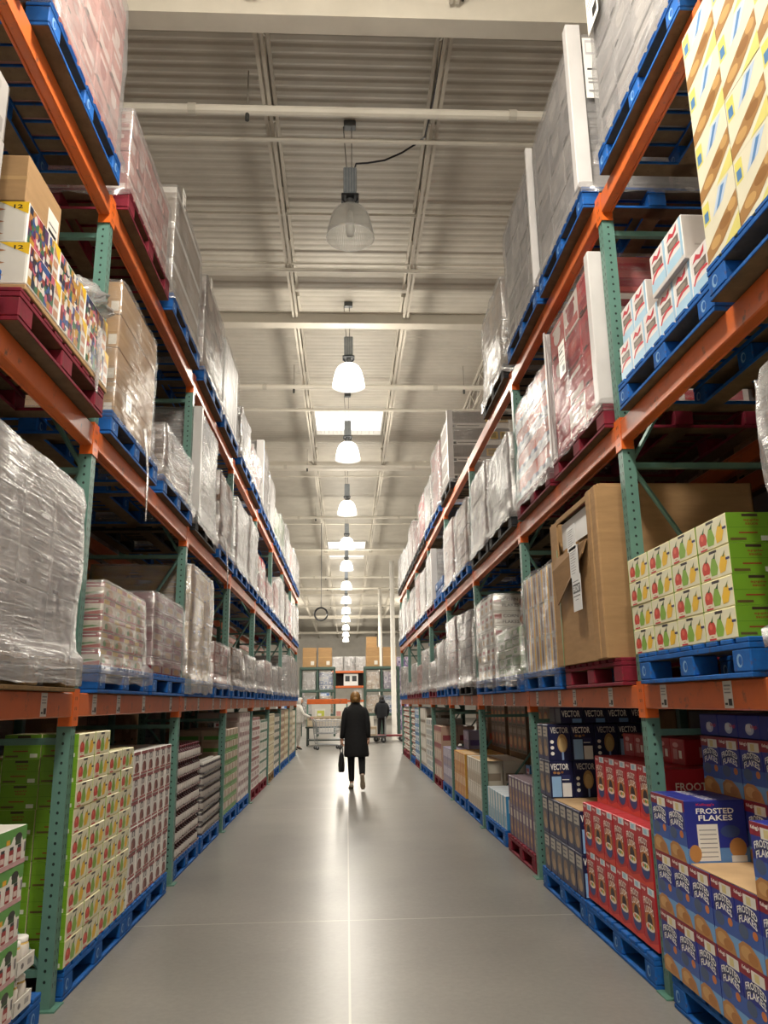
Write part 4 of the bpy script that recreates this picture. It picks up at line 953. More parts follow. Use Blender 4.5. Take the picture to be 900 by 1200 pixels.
wrapped('L', 5, 1, 1, 2.3, 'grey', 4, 3, 'greyish wrapped load', 'blue', 'film')
wrapped('L', 6, 0, 1, 2.1, 'white', 3, 3, 'low white wrapped load', 'blue', 'film_thick')
wrapped('L', 6, 1, 1, 2.7, 'white', 5, 3, 'tall white wrapped load', 'blue', 'film')
wrapped('L', 7, 0, 1, 2.75, 'white', 5, 3, 'tall white wrapped load', 'blue', 'film_thick')
wrapped('L', 7, 1, 1, 2.7, 'grey', 4, 3, 'tall greyish wrapped load', 'blue', 'film')
wrapped('L', 0, 0, 1, 2.6, 'white', 4, 3, 'milky wrapped load', 'blue', 'film_thick', dy=-.04)
wrapped('R', 0, 0, 0, 1.3, 'blue', 4, 3, 'wrapped blue load', 'blue', 'film', w=1.1, dy=-.04)
# middle beam
def toy_box(seed):
    w, d, h = .4, .34, .205; rnd = random.Random(seed)
    P = [H(c) for c in ('2c4f8a', '8a2a2a', 'b98c30', '3a6a4a', '4a2a5a', 'cfc8c0', 'a9743a', '1c2640', 'b9586a', 'd8d2c8', '2a2a30')]
    f = [('r', .02, .03, .98, .97, H('d4d0c8'))]
    for i in range(8):
        for j in range(5):
            x0, y0 = .03 + i * .094, .05 + j * .182; f.append(('r', x0, y0, x0 + .094, y0 + .182, rnd.choice(P)))
    for i in range(34): f.append(('e', rnd.uniform(.07, .75), rnd.uniform(.12, .88), rnd.uniform(.02, .05), rnd.uniform(.05, .12), rnd.choice(P)))
    for j in range(3): f.append(('r', .81, .08 + j * .3, .95, .26 + j * .3, H('b98a70')))
    f.append(('p', [(.76, 1), (1, 1), (1, .58)], H('e2b820')))
    sd = [('r', .04, .04, .96, .96, H('d6d2ca'))] + [('p', [(.2, .2 + .3 * j), (.45, .1 + .3 * j), (.7, .2 + .3 * j), (.45, .3 + .3 * j)], H('b07a5a')) for j in range(3)] + [('p', [(.6, 1), (1, 1), (1, .7)], H('e2b820')), ('t', '12', .86, .88, .12, .1, K_)]
    return carton(w, d, h, W_, f, sd, sd, name='toy_box'), w, d, h
pallet('L', 0, 1, 2, 'red', dy=-.03, dx=-.03)
ZT = lev(2) + .1635
for r in range(2):
    for c in range(3):
        tm_, w, d, h = toy_box(r * 3 + c + 1)
        place(tm_, 'L', 3.24 + (c + .5) * .4035, -1.42 - .02 * r, ZT + .03 + r * .2075, d, f"colourful printed toy box with yellow corner, {['lower', 'upper'][r]} row, {ORD[c]} from the near end", 'toy box', 'toy_box', 'printed boxes on the red pallet')
        if r == 1: place(tm_, 'L', 3.24 + (c + .5) * .40355, -1.42 - .375, ZT + .03 + r * .2075, d, f"colourful printed toy box behind the front row, {ORD[c]} from the near end", 'toy box', 'toy_box', 'printed boxes on the red pallet')
        else: place(tm_, 'L', 3.24 + (c + .5) * .4035, -1.42 - .352, ZT + .03, d, f"colourful printed toy box low behind the front row, {ORD[c]} from the near end", 'toy box', 'toy_box', 'printed boxes on the red pallet')
mb = MB(); mb.box(-.61, -.5, 0, .61, .5, .028, H('b08e66'), .004)
place(mb.mesh('cardboard_sheet', M['kraft']), 'L', 3.245 + .605, -1.42, ZT, 1.0, 'thick tan cardboard tray under the colourful boxes', 'cardboard', 'cardboard_sheet', 'loose cardboard sheets')
kb = carton(.42, .4, .24, H('a5845e'), [('r', .62, .05, .95, .62, H('dedad2')), ('r', .66, .12, .9, .2, K_), ('r', .66, .3, .9, .34, H('777777'))], [('r', 0, .46, 1, .54, H('b59468'))], mat='kraft')
place(kb, 'L', 3.45, -1.46, ZT + .03 + .417, .4, 'brown carton with white label on top of the colourful boxes', 'carton', 'carton', 'brown cartons', )
# crumpled film left on the far end of that pallet
mb = MB(); rings = []
for iz in range(9):
    f = iz / 8; ring = []
    for j in range(22):
        a = 2 * pi * j / 22; rr = .17 * (1 - .55 * f * f) * (1 + .5 * noise.noise(Vector((cos(a) * 2.5, sin(a) * 2.5, f * 4))))
        ring.append((cos(a) * rr * 1.3, sin(a) * rr, .18 * f + .02 * noise.noise(Vector((cos(a) * 3, sin(a) * 3, 9 + f)))))
    rings.append(ring)
mb.loft(rings, W_, True)
CF = thing('crumpled_film', 'clump of crumpled clear film lying on the toy boxes', 'plastic film', (-1.62, 4.27, ZT + .03 + .43), 0, None, mb.mesh('crumpled_film', M['film_thick'], True))
mb = MB(); mb.tube([(-1.405, 4.22, ZT + .3), (-1.395, 4.2, ZT + .15), (-1.40, 4.21, ZT - .02), (-1.39, 4.19, ZT - .1)], [.012, .014, .012, .006], 6, W_)
o = add_ob('film_strip', mb.mesh('film_strip', M['film_thick']), CF); o.location = -CF.location
wrapped('L', 0, 0, 2, 4.2, 'white', 3, 3, 'white carton load', 'blue', None, dy=-.02)
wrapped('L', 1, 0, 2, 4.27, 'kraft', 4, 2, 'stack of plain brown cartons in film', 'blue', 'film_thin', w=1.0, d=.95, dy=-.02, skirt=.05, amp=.02, goods=grid_parts('brown_carton', kraft_case, 4, 2, deep=3), taper=.02, tail=(.1, -.55), label=[(-.35, .12, .12, .12)])
wrapped('L', 1, 1, 2, 3.76, 'brownprint', 3, 4, 'low wrapped load of brown cartons', 'blue', 'film', w=1.1, dy=.06, skirt=.06, amp=.02)
wrapped('L', 2, 0, 2, 4.42, 'white', 6, 3, 'tall shiny white wrapped load', 'black', 'film_thick', dy=-.1, skirt=.1, amp=.02, posts=[(-1, .06, 0)])
wrapped('L', 2, 1, 2, 4.22, 'brownprint', 5, 3, 'shiny wrapped load with brown prints', 'blue', 'film', w=1.05, dy=.15, amp=.03, lump=.02, taper=.04, tail=(-.3, -.5))
wrapped('L', 3, 0, 2, 4.25, 'white', 4, 3, 'white wrapped load', 'blue', 'film_thick', dy=-.02)
wrapped('L', 3, 1, 2, 4.3, 'white', 5, 3, 'white wrapped load', 'blue', 'film_thick', amp=.03)
wrapped('L', 4, 0, 2, 4.0, 'red', 4, 3, 'rounded wrapped load', 'blue', 'film_thick', amp=.02, lump=.015, taper=.08, w=1.1)
wrapped('L', 4, 1, 2, 3.75, 'pink', 4, 3, 'low pinkish wrapped load', 'blue', 'film')
wrapped('L', 5, 0, 2, 3.95, 'pink', 4, 3, 'pinkish wrapped load', 'blue', 'film')
wrapped('L', 5, 1, 2, 4.25, 'white', 4, 3, 'white wrapped load', 'blue', 'film_thick')
wrapped('L', 6, 0, 2, 4.15, 'brownprint', 4, 3, 'brown printed wrapped load', 'blue', 'film')
wrapped('L', 6, 1, 2, 4.1, 'red', 4, 3, 'reddish wrapped load', 'red', 'film')
wrapped('L', 7, 0, 2, 4.2, 'white', 4, 3, 'white wrapped load', 'blue', 'film_thick')
wrapped('L', 7, 1, 2, 4.3, 'white', 4, 3, 'white wrapped load', 'blue', 'film')
# top beam
wrapped('L', 0, 0, 3, 6.2, 'grey', 5, 4, 'tall grey wrapped load', 'blue', 'film', dy=-.02)
wrapped('L', 0, 1, 3, 6.02, 'pink', 5, 5, 'grey wrapped load of dark-printed packs', 'blue', 'film', w=1.2, dy=-.03, dx=-.03, skirt=.05)
wrapped('L', 1, 0, 3, 5.5, 'pink', 4, 6, 'pinkish wrapped load of white-capped packs', 'red', 'film', w=1.18, dy=-.05, dx=-.02, skirt=.06)
def capped_case(w, d, h):
    c = H('8a7868'); f = [('r', 0, .86, 1, 1, H('e2dfda')), ('r', .1, .2, .9, .7, H('9a8a7a'))]
    return carton(w, d, h, c, f, [('r', 0, .84, 1, 1, H('e2dfda')), ('r', .05, .1, .5, .75, H('a8a09a'))], f, mat='matte')
wrapped('L', 1, 1, 3, 5.9, 'kraft', 3, 3, 'tall wrapped load with white bands', 'blue', 'film', w=1.18, dy=-.04, dx=-.02, goods=grid_parts('banded_carton', capped_case, 3, 1, deep=1), label=[(-.5, .95, .12, .16)])
wrapped('L', 2, 0, 3, 5.9, 'brownprint', 3, 2, 'tall brown-sided wrapped load', 'blue', 'film', dy=-.06, dx=-.02, label=[(-.53, .95, .1, .12)])
wrapped('L', 2, 1, 3, 5.88, 'white', 1, 6, 'tall load of pale vertical panels', 'blue', 'film_thin', dy=-.02, dx=-.02, goods=grid_parts('upright_panel', lambda w, d, h: carton(w, d, h, H('d8dad8'), [('r', .05, .02, .3, .98, H('b4b8b8'))]), 1, 6, deep=1))
wrapped('L', 3, 0, 3, 5.55, 'white', 3, 3, 'white wrapped load', 'blue', 'film_thick', amp=.04, dx=-.02, lump=.03)
wrapped('L', 3, 1, 3, 5.45, 'pink', 3, 3, 'rounded white wrapped load', 'blue', 'film_thick', amp=.04, dx=-.02, lump=.02)
wrapped('L', 4, 0, 3, 6.02, 'grey', 4, 2, 'tall wrapped load with brown side', 'blue', 'film', posts=[(-1, .1, 0)])
wrapped('L', 4, 1, 3, 5.85, 'white', 4, 3, 'white wrapped load', 'blue', 'film_thick')
wrapped('L', 5, 0, 3, 5.5, 'green', 3, 3, 'pale green wrapped load', 'blue', 'film')
wrapped('L', 5, 1, 3, 5.7, 'green', 3, 3, 'dull green wrapped load', 'blue', 'film')
wrapped('L', 6, 0, 3, 5.8, 'white', 4, 3, 'white wrapped load', 'blue', 'film_thick', amp=.03)
wrapped('L', 6, 1, 3, 5.6, 'pink', 4, 3, 'pinkish wrapped load', 'blue', 'film')
wrapped('L', 7, 0, 3, 5.75, 'white', 4, 3, 'white wrapped load', 'blue', 'film_thick')
wrapped('L', 7, 1, 3, 5.7, 'white', 4, 3, 'white wrapped load', 'blue', 'film')

# ================================================================== loads on the beams, right
# lower beam
o = wrapped('R', 0, 0, 1, 2.75, 'white', 3, 3, 'white loosely wrapped load', 'blue', 'film_thick', w=.98, dy=-.05, amp=.02)
mb = MB(); rings = []
for iz in range(10):
    f = iz / 9; rr = .015 + .05 * sin(pi * min(1, f * 1.15 + .05)) ** 1.5
    rings.append([(-.5 - .0 - (.5 + .5 * cos(2 * pi * j / 12)) * rr * (1 + .5 * noise.noise(Vector((j * .8, f * 6, 2)))), -.43 + .06 * sin(2 * pi * j / 12), .46 + .52 * f) for j in range(12)])
mb.loft(rings, W_, True); add_ob('loose_film', mb.mesh('loose_film', M['film_thick'], True), o)
me, w, d, h = puree_case()
pallet('R', 0, 1, 1, 'blue', dy=-.02)
stack(me, (w, d, h * 1.0), 'R', 3.20, 1.61, lev(1) + .1635, [(q, r, range(4)) for r in range(4) for q in (0,)] + [(q, r, [0]) for r in range(4) for q in (1, 2, 3, 4)], 'cream fruit puree case on right lower beam', 'food case', 'puree_case', 'fruit puree cases on the right lower beam')
def bulk_bin():
    """corrugated bin with a cut-out front, folded flap, straps and notices"""
    S, b, s = 'R', 1, 0; pallet(S, b, s, 1, 'red', dy=.0)
    z0 = lev(1) + .163; w, d, h = 1.2, 1.0, 2.83 - z0
    t = thing('bulk_bin', 'tall brown corrugated bin with folded front flap and FRONT notice', 'cardboard bin', (1.585 + d / 2, 4.745 + w / 2, z0), rz_of('R'), None)
    K1, K2 = H('a5835c'), H('93734f')
    mb = MB(); th = .012
    # local +x is the near end for the right rack
    xa, xb = -.41, .33; zt = h - .16; zc = h - .30
    mb.box(-w / 2, -d / 2, 0, xa, -d / 2 + th, h - .02, K1, .003); mb.box(xb, -d / 2, 0, w / 2, -d / 2 + th, h, K1, .003)
    mb.box(xa, -d / 2, 0, xb, -d / 2 + th, zc, K1, .003); mb.box(xa, -d / 2, h - .05, xb, -d / 2 + th, h - .01, K1, .003)
    mb.box(-w / 2, -d / 2 + th, 0, -w / 2 + th, d / 2, h, K1, .003); mb.box(w / 2 - th, -d / 2 + th, 0, w / 2, d / 2, h, K1, .003)
    mb.box(-w / 2, d / 2 - th, 0, w / 2, d / 2, h, K1, .003); mb.box(-w / 2 + th, -d / 2 + th, 0, w / 2 - th, d / 2 - th, .012, K2)
    add_ob('bin_wall', mb.mesh('bin_wall', M['kraft']), t)
    mb = MB(); mb.box(-w / 2 + .05, -d / 2 + .16, .02, w / 2 - .05, d / 2 - .05, h - .18, H('3a332e'), .02)
    add_ob('contents', mb.mesh('contents', M['matte']), t)
    mb = MB()
    pts = [(xa + .0, zc), (xb, zc), (xb + .0, zc - .10), (xa + .08, zc - .36), (xa - .02, zc - .1)]
    yy = -d / 2 - .012
    front = [(x, yy - (.035 if z < zc - .05 else 0), z) for x, z in pts]; back = [(x, y + .008, z) for x, y, z in front]
    n = len(pts); mb.add(front + back, [tuple(range(n)), tuple(range(2 * n - 1, n - 1, -1))] + [(j, (j + 1) % n, n + (j + 1) % n, n + j) for j in range(n)], H('8c6d4a'))
    add_ob('front_flap', mb.mesh('front_flap', M['kraft']), t)
    mb = MB(); mb.box(xa + .04, -d / 2 + .03, h - .25, xb - .02, -d / 2 + .034, h - .06, H('d8d8d6'))
    add_ob('inner_sheet', mb.mesh('inner_sheet', M['card']), t)
    for x0, x1 in ((.41, .49), (.51, w / 2 + .0)):
        mb = MB(); mb.box(x0, -d / 2 - .022, .0, x1, -d / 2 - .004, h - .01, K1, .006); add_ob('edge_board', mb.mesh('edge_board', M['kraft']), t)
    mb = MB(); mb.box(w / 2 + .002, -d / 2 - .02, 0, w / 2 + .014, -d / 2 + .22, h - .02, K1, .004); add_ob('edge_board', mb.mesh('edge_board', M['kraft']), t)
    for x in (-.43, .365):
        mb = MB(); mb.box(x, -d / 2 - .0055, .0, x + .016, -d / 2 - .003, h * (.8 if x < 0 else 1.0) - .02, H('6a8a52')); add_ob('strap', mb.mesh('strap', M['plastic']), t)
    for i, (zc_, hh) in enumerate(((.83, .17), (.665, .2), (.45, .235))):
        mb = MB(); lw = .19; x = .17 + (-.03, 0, .02)[i]
        mb.box(x - lw / 2, -d / 2 - .056, zc_ - hh / 2, x + lw / 2, -d / 2 - .053, zc_ + hh / 2, H('cfd0d0'))
        lines = [('r', .12, .1 + .09 * k, .6 + .25 * ((k * 7) % 3) / 3, .12 + .09 * k, H('6a6a6e')) for k in range(9)]
        if i == 2: lines = [('r', .12, .82, .8, .85, H('6a6a6e')), ('r', .06, .5, .94, .76, K_), ('t', 'FRONT', .5, .63, .72, .17, H('dfe0e0')), ('r', .1, .4, .9, .43, K_), ('r', .3, .3, .7, .32, H('6a6a6e'))]
        art(mb, (x - lw / 2, -d / 2 - .056, zc_ - hh / 2), (lw, 0, 0), (0, 0, hh), (0, -1, 0), lines)
        add_ob('paper_notice', mb.mesh('paper_notice', M['card']), t)
bulk_bin()
wrapped('R', 1, 1, 1, 2.58, 'brownprint', 3, 5, 'wrapped load with bright yellow stripes', 'blue', 'film_thin', w=1.12, dy=.04, amp=.03, goods=grid_parts('pantry_carton', pantry_case, 3, 6, deep=2))
wrapped('R', 2, 0, 1, 2.2, 'green', 5, 3, 'low white and green wrapped load', 'blue', 'film', w=1.1, dy=-.1, amp=.03, skirt=.1)
wrapped('R', 2, 1, 1, 2.67, 'white', 5, 3, 'tall wrapped load of flake cartons', 'blue', 'film', w=1.18, dy=-.12, amp=.03, skirt=.1, goods=grid_parts('flake_carton', flakes_case, 5, 4, deep=2))
wrapped('R', 3, 0, 1, 2.68, 'grey', 8, 3, 'ridged white wrapped load', 'black', 'film_thick', amp=.03, dy=-.1)
wrapped('R', 3, 1, 1, 2.74, 'maroon', 2, 2, 'tall white wrapped load with maroon side', 'blue', 'film_thick', skirt=.03)
wrapped('R', 4, 0, 1, 2.5, 'white', 4, 3, 'white wrapped load', 'blue', 'film_thick', amp=.03)
wrapped('R', 4, 1, 1, 2.25, 'white', 4, 3, 'low bulging white wrapped load', 'red', 'film', amp=.025, lump=.02, taper=.05, w=1.1)
wrapped('R', 5, 0, 1, 2.55, 'white', 4, 3, 'white wrapped load', 'blue', 'film_thick')
wrapped('R', 5, 1, 1, 2.3, 'pink', 4, 3, 'pinkish wrapped load', 'red', 'film')
wrapped('R', 6, 0, 1, 2.4, 'white', 4, 3, 'white wrapped load', 'red', 'film_thick')
wrapped('R', 6, 1, 1, 2.0, 'white', 3, 3, 'low white wrapped load', 'red', 'film')
wrapped('R', 7, 0, 1, 2.3, 'white', 4, 3, 'white wrapped load', 'blue', 'film')
wrapped('R', 7, 1, 1, 2.5, 'grey', 4, 3, 'greyish wrapped load', 'blue', 'film')
# middle beam
def snack_box():
    w, d, h = .285, .3, .29; Y = H('e4dcae')
    f = [('r', 0, 0, 1, 1, H('ddd8c0')), ('r', .02, .62, .22, .96, H('d8cf6a')), ('r', .05, .66, .18, .82, H('4f7fb0')), ('p', [(.3, .62), (.62, .7), (.86, .96), (.55, .96)], H('b9cbe0')), ('p', [(.42, .66), (.52, .68), (.72, .92), (.62, .93)], H('5a86b8')), ('p', [(.0, .02), (.0, .22), (.25, .34), (.6, .48), (1, .62), (1, .36), (.5, .12)], H('a37a4a')), ('e', .3, .22, .16, .08, H('c29a60')), ('e', .62, .36, .18, .09, H('8f6538')), ('e', .85, .48, .12, .08, H('c29a60')), ('p', [(.5, .0), (1, .0), (1, .28)], H('d8cf7a'))]
    return carton(w, d, h, Y, f, f, f, name='snack_box'), w, d, h
me, w, d, h = snack_box()
pallet('R', 0, 0, 2, 'blue', dy=0, dx=-.05)
stack(me, (w, d, h), 'R', 2.985 - 4 * (w + .0022), 1.56, lev(2) + .1635, [(0, r, range(4)) for r in range(4)] + [(q, r, [3]) for q in (1, 2) for r in range(4)], 'pale yellow snack box high on the right', 'snack box', 'snack_box', 'pale yellow snack boxes')
def bar_box():
    w, d, h = .197, .28, .235
    f = [('r', 0, 0, 1, .1, H('cfc9c4')), ('r', .0, .1, .84, .34, H('a8cbe0')), ('p', [(.04, .34), (.2, .48), (.5, .54), (.8, .5), (.84, .44), (.5, .46), (.22, .4), (.1, .3)], H('c8404a')), ('r', .14, .52, .78, .7, H('6f6660')), ('e', .44, .6, .24, .06, H('8f8478')), ('p', [(.1, .78), (.3, .92), (.5, .82), (.74, .94), (.7, .8), (.5, .74), (.3, .8)], H('c23a48')), ('r', .86, .1, .98, .98, H('9cc0d8'))]
    sd = [('r', .05, .05, .95, .95, H('bdb6b2')), ('r', .2, .3, .8, .34, H('a59e9a'))]
    return carton(w, d, h, H('e0dcda'), f, sd, sd, cols={'left': H('c4bdb9'), 'right': H('c4bdb9')}, name='bar_box'), w, d, h
me, w, d, h = bar_box()
pallet('R', 0, 1, 2, 'blue', dy=-.07)
zb = lev(2) + .1635
stack(me, (w, d, h), 'R', 3.10, 1.635, zb, [(0, 0, range(6)), (1, 0, range(6))], 'white and blue bar box on middle beam', 'snack box', 'bar_box', 'white and blue bar boxes')
for c, jx in ((1, -.02), (2, -.02), (4, .03), (5, .03)):
    for q in (0, 1): place(me, 'R', 3.10 + (c + .5) * .1992, 1.635 + jx + q * .2875, zb + .2365, d, f"white and blue bar box on the upper layer, {ORD[c]} from near end, {['front', 'rear'][q]}", 'snack box', 'bar_box', 'white and blue bar boxes')
wrapped('R', 1, 0, 2, 4.37, 'red', 4, 3, 'red wrapped load with white corner board', 'red', 'film_thin', w=1.17, dy=-.13, skirt=.06, amp=.012, posts=[(1, .075, .0), (-1, .03, 0)], label=[(-.1, .62, .15, .26)])
wrapped('R', 1, 1, 2, 4.2, 'red', 4, 4, 'crinkled red wrapped load with orange cartons', 'red', 'film', w=1.17, dy=-.06, skirt=.1, amp=.025, goods=grid_parts('orange_carton', orange_case, 4, 5, deep=3), taper=.02)
wrapped('R', 2, 0, 2, 4.12, 'white', 3, 3, 'silvery white wrapped load', 'black', 'film_thick', dy=-.05, skirt=.06, amp=.02, lump=.02)
wrapped('R', 2, 1, 2, 4.25, 'brownprint', 3, 2, 'white wrapped load with brown side', 'black', 'film_thick', dy=-.1, amp=.02)
wrapped('R', 3, 0, 2, 4.2, 'brownprint', 5, 3, 'white wrapped load with brown prints', 'blue', 'film', dy=-.05, amp=.02)
wrapped('R', 3, 1, 2, 4.25, 'pink', 4, 2, 'pinkish white wrapped load with red strip', 'blue', 'film_thick')
wrapped('R', 4, 0, 2, 3.6, 'blue', 2, 3, 'low load of blue drums', 'blue', None)
wrapped('R', 4, 1, 2, 4.3, 'white', 4, 3, 'white wrapped load with white corner board', 'red', 'film_thick', posts=[(1, .08, 0)])
wrapped('R', 5, 0, 2, 4.2, 'white', 4, 3, 'white wrapped load', 'blue', 'film_thick')
wrapped('R', 5, 1, 2, 4.3, 'pink', 4, 3, 'pinkish wrapped load', 'blue', 'film')
wrapped('R', 6, 0, 2, 4.2, 'white', 4, 3, 'white wrapped load', 'red', 'film')
wrapped('R', 6, 1, 2, 4.1, 'brownprint', 4, 3, 'brown printed wrapped load', 'red', 'film')
wrapped('R', 7, 0, 2, 4.3, 'white', 4, 3, 'white wrapped load', 'blue', 'film_thick')
wrapped('R', 7, 1, 2, 4.2, 'white', 4, 3, 'white wrapped load', 'blue', 'film')
# top beam
wrapped('R', 0, 0, 3, 6.3, 'grey', 4, 4, 'tall grey wrapped load', 'blue', 'film', dy=-.05)
wrapped('R', 0, 1, 3, 6.25, 'grey', 6, 4, 'grey wrapped load with white notices', 'blue', 'film', w=1.2, dy=-.11, dx=-.01, skirt=.05, label=[(-.42, 1.0, .2, .4)])
wrapped('R', 1, 0, 3, 6.12, 'grey', 4, 3, 'grey wrapped load with thick white corner', 'blue', 'film', w=1.16, dy=-.06, dx=-.02, skirt=.05, posts=[(1, .075, .06)], side_label=[(.0, .95, .2, .5)])
wrapped('R', 1, 1, 3, 6.1, 'grey', 5, 4, 'grey wrapped load with thin white corner', 'blue', 'film', w=1.2, dy=-.10, dx=-.02, skirt=.05, posts=[(1, .03, .08)])
wrapped('R', 2, 0, 3, 5.86, 'kraft', 2, 2, 'shiny wrapped load with plain brown side', 'black', 'film_thick', w=1.16, dy=-.12, skirt=.1, amp=.03)
def frame_case(w, d, h):
    B = H('8f8a86'); sd = [('r', 0, 0, 1, .3, H('d8d4ce')), ('r', .12, .12, .5, .18, H('5a5654')), ('r', .6, .36, .8, .8, H('c9a24a')), ('r', .63, .42, .77, .74, H('8a7434')), ('r', .84, .36, .98, .8, H('c9a24a')), ('r', .86, .42, .96, .74, H('8a7434')), ('r', .05, .05, .1, .2, K_)]
    sd += [('r', .02 + .05 * k, .32, .022 + .05 * k, .98, H('6a6664')) for k in range(11)]
    return carton(w, d, h, B, [('r', 0, .8, 1, 1, H('d8d4ce'))], sd, sd, mat='matte')
wrapped('R', 3, 1, 3, 5.98, 'grey', 4, 2, 'white-fronted load of picture cartons', 'black', 'film_thin', goods=grid_parts('picture_carton', frame_case, 4, 1, deep=1), posts=[(1, .06, 0)])
wrapped('R', 4, 0, 3, 6.0, 'red', 4, 3, 'white and reddish wrapped load', 'blue', 'film_thick', amp=.03)
wrapped('R', 4, 1, 3, 5.75, 'white', 4, 3, 'white wrapped load', 'blue', 'film_thick', amp=.03)
wrapped('R', 5, 0, 3, 5.8, 'red', 4, 3, 'pale red wrapped load', 'black', 'film')
wrapped('R', 5, 1, 3, 5.45, 'pink', 4, 3, 'pinkish wrapped load', 'black', 'film')
wrapped('R', 6, 0, 3, 5.85, 'pink', 4, 3, 'pinkish tall wrapped load', 'black', 'film_thick')
wrapped('R', 6, 1, 3, 5.6, 'white', 4, 3, 'white wrapped load', 'black', 'film')
wrapped('R', 7, 0, 3, 5.7, 'white', 4, 3, 'white wrapped load', 'black', 'film_thick')
wrapped('R', 7, 1, 3, 5.8, 'white', 4, 3, 'white wrapped load', 'black', 'film')

# ---- mostly unseen filler goods, added to the back-to-back racks so gaps stay dark
rk = {p: goods_mesh(1.2, 1.0, 1.39, 4, 3, p, 5) for p in ('kraft', 'yellow', 'brownprint', 'grey')}
for S in 'LR':
    P = SIDE[S]
    for b in range(0, 6):
        for s in (0, 1):
            for k in (0, 1, 2):
                pp = ['kraft', 'brownprint', 'kraft', 'grey'][(b * 2 + s + k) % 4]
                if S == 'L' and k == 1 and b in (1, 2): pp = 'yellow'
                thing('carton_load', f"{ {'kraft':'brown','brownprint':'dark brown','grey':'grey','yellow':'yellow-brown'}[pp]} filler carton load behind {P['word']} rack's {LEVEL[k]} level, {BAYN[b]} bay, {['near', 'far'][s]} half", 'carton load', (P['x'] + P['s'] * (DEEP + .3 + .5 + .03), slot_y(S, b, s) + .61, lev(k) + .002), rz_of(S), 'filler carton loads in the rear rack rows', rk[pp])

# ================================================================== people
def mat_plain(name, hexc, rough=.8, wear=.15, scale=20):
    m, nt = newmat(name); out = N(nt, 'ShaderNodeOutputMaterial'); b = N(nt, 'ShaderNodeBsdfPrincipled'); c = H(hexc)
    tc = N(nt, 'ShaderNodeTexCoord'); ns = N(nt, 'ShaderNodeTexNoise', Scale=scale, Detail=4.0); L(nt, tc.outputs['Object'], ns.inputs['Vector'])
    rp = ramp(nt, ns.outputs['Fac'], [(.3, tuple(v * (1 - wear) for v in c[:3]) + (1,)), (.7, tuple(min(1, v * (1 + wear)) for v in c[:3]) + (1,))])
    L(nt, rp.outputs[0], b.inputs['Base Color']); b.inputs['Roughness'].default_value = rough; L(nt, b.outputs[0], out.inputs[0]); return m
M['skin'] = mat_plain('skin', 'c79a82', .55, .06); M['hair_fair'] = mat_plain('fair_hair', '84602f', .45, .45, 70); M['coat'] = mat_plain('black_coat', '121315', .85, .3, 26)
M['trouser'] = mat_plain('dark_trousers', '0e0f13', .85); M['shoe_white'] = mat_plain('white_shoe', 'd9d4cc', .5); M['sole_tan'] = mat_plain('tan_sole', '9a8c7a', .7); M['sole'] = mat_plain('dark_sole', '4a443e', .7); M['bag'] = mat_plain('black_bag', '15161a', .5)
M['jacket'] = mat_plain('dark_jacket', '181b22', .8); M['white_shirt'] = mat_plain('white_shirt', 'd9d6d0', .8); M['pale_trousers'] = mat_plain('pale_trousers', 'b9b4ac', .8); M['hair_dark'] = mat_plain('dark_hair', '1d1815', .5, .3, 60); M['shoe_dark'] = mat_plain('dark_shoe', '161618', .5)
M['cap_white'] = mat_plain('white_cap', 'dcdad6', .7)
def skin_ob(name, nodes, edges, mat, parent, sub=2):
    ks = list(nodes); me = bpy.data.meshes.new(name); me.from_pydata([nodes[k][0] for k in ks], [(ks.index(a), ks.index(b)) for a, b in edges], [])
    me.materials.append(mat); o = add_ob(name, me, parent)
    mo = o.modifiers.new('skin', 'SKIN'); mo.use_smooth_shade = True
    sv = me.skin_vertices[0].data
    for i, k in enumerate(ks):
        r = nodes[k][1]; sv[i].radius = r if isinstance(r, tuple) else (r, r); sv[i].use_root = (i == 0)
    s = o.modifiers.new('sub', 'SUBSURF'); s.levels = sub; s.render_levels = sub
    return o
def ell_rings(spec, n=20):
    """spec: list of (cx, cy, z, rx, ry)"""
    return [[(cx + rx * cos(2 * pi * j / n), cy + ry * sin(2 * pi * j / n), z) for j in range(n)] for cx, cy, z, rx, ry in spec]
def hand_nodes(nd, ed, wrist, wkey, dirv, palm_n, side, tag_, curl=.5):
    """palm, four fingers and a thumb growing out of the wrist"""
    w = Vector(wrist); d = Vector(dirv).normalized(); nrm = Vector(palm_n).normalized(); lat = d.cross(nrm).normalized() * side
    p = w + d * .05; nd[tag_ + 'palm'] = (tuple(p), (.036, .018)); ed.append((wkey, tag_ + 'palm'))
    for i, (o, ln) in enumerate(((-.027, .072), (-.009, .082), (.009, .076), (.027, .06))):
        a = p + d * .035 + lat * o; b = a + (d * (1 - curl * .3) + nrm * curl * .6).normalized() * ln * .5; c = b + (d * (1 - curl) + nrm * curl).normalized() * ln * .5
        for q, (v, r) in enumerate(((a, .0095), (b, .0085), (c, .007))):
            nd[f'{tag_}f{i}{q}'] = (tuple(v), r); ed.append(((tag_ + 'palm') if q == 0 else f'{tag_}f{i}{q-1}', f'{tag_}f{i}{q}'))
    a = w + d * .03 - lat * .03; b = a + (d * .7 - lat * .6 + nrm * .3).normalized() * .04; c = b + (d + nrm * .4).normalized() * .03
    nd[tag_ + 't0'] = (tuple(a), .012); nd[tag_ + 't1'] = (tuple(b), .0105); nd[tag_ + 't2'] = (tuple(c), .008); ed += [(wkey, tag_ + 't0'), (tag_ + 't0', tag_ + 't1'), (tag_ + 't1', tag_ + 't2')]
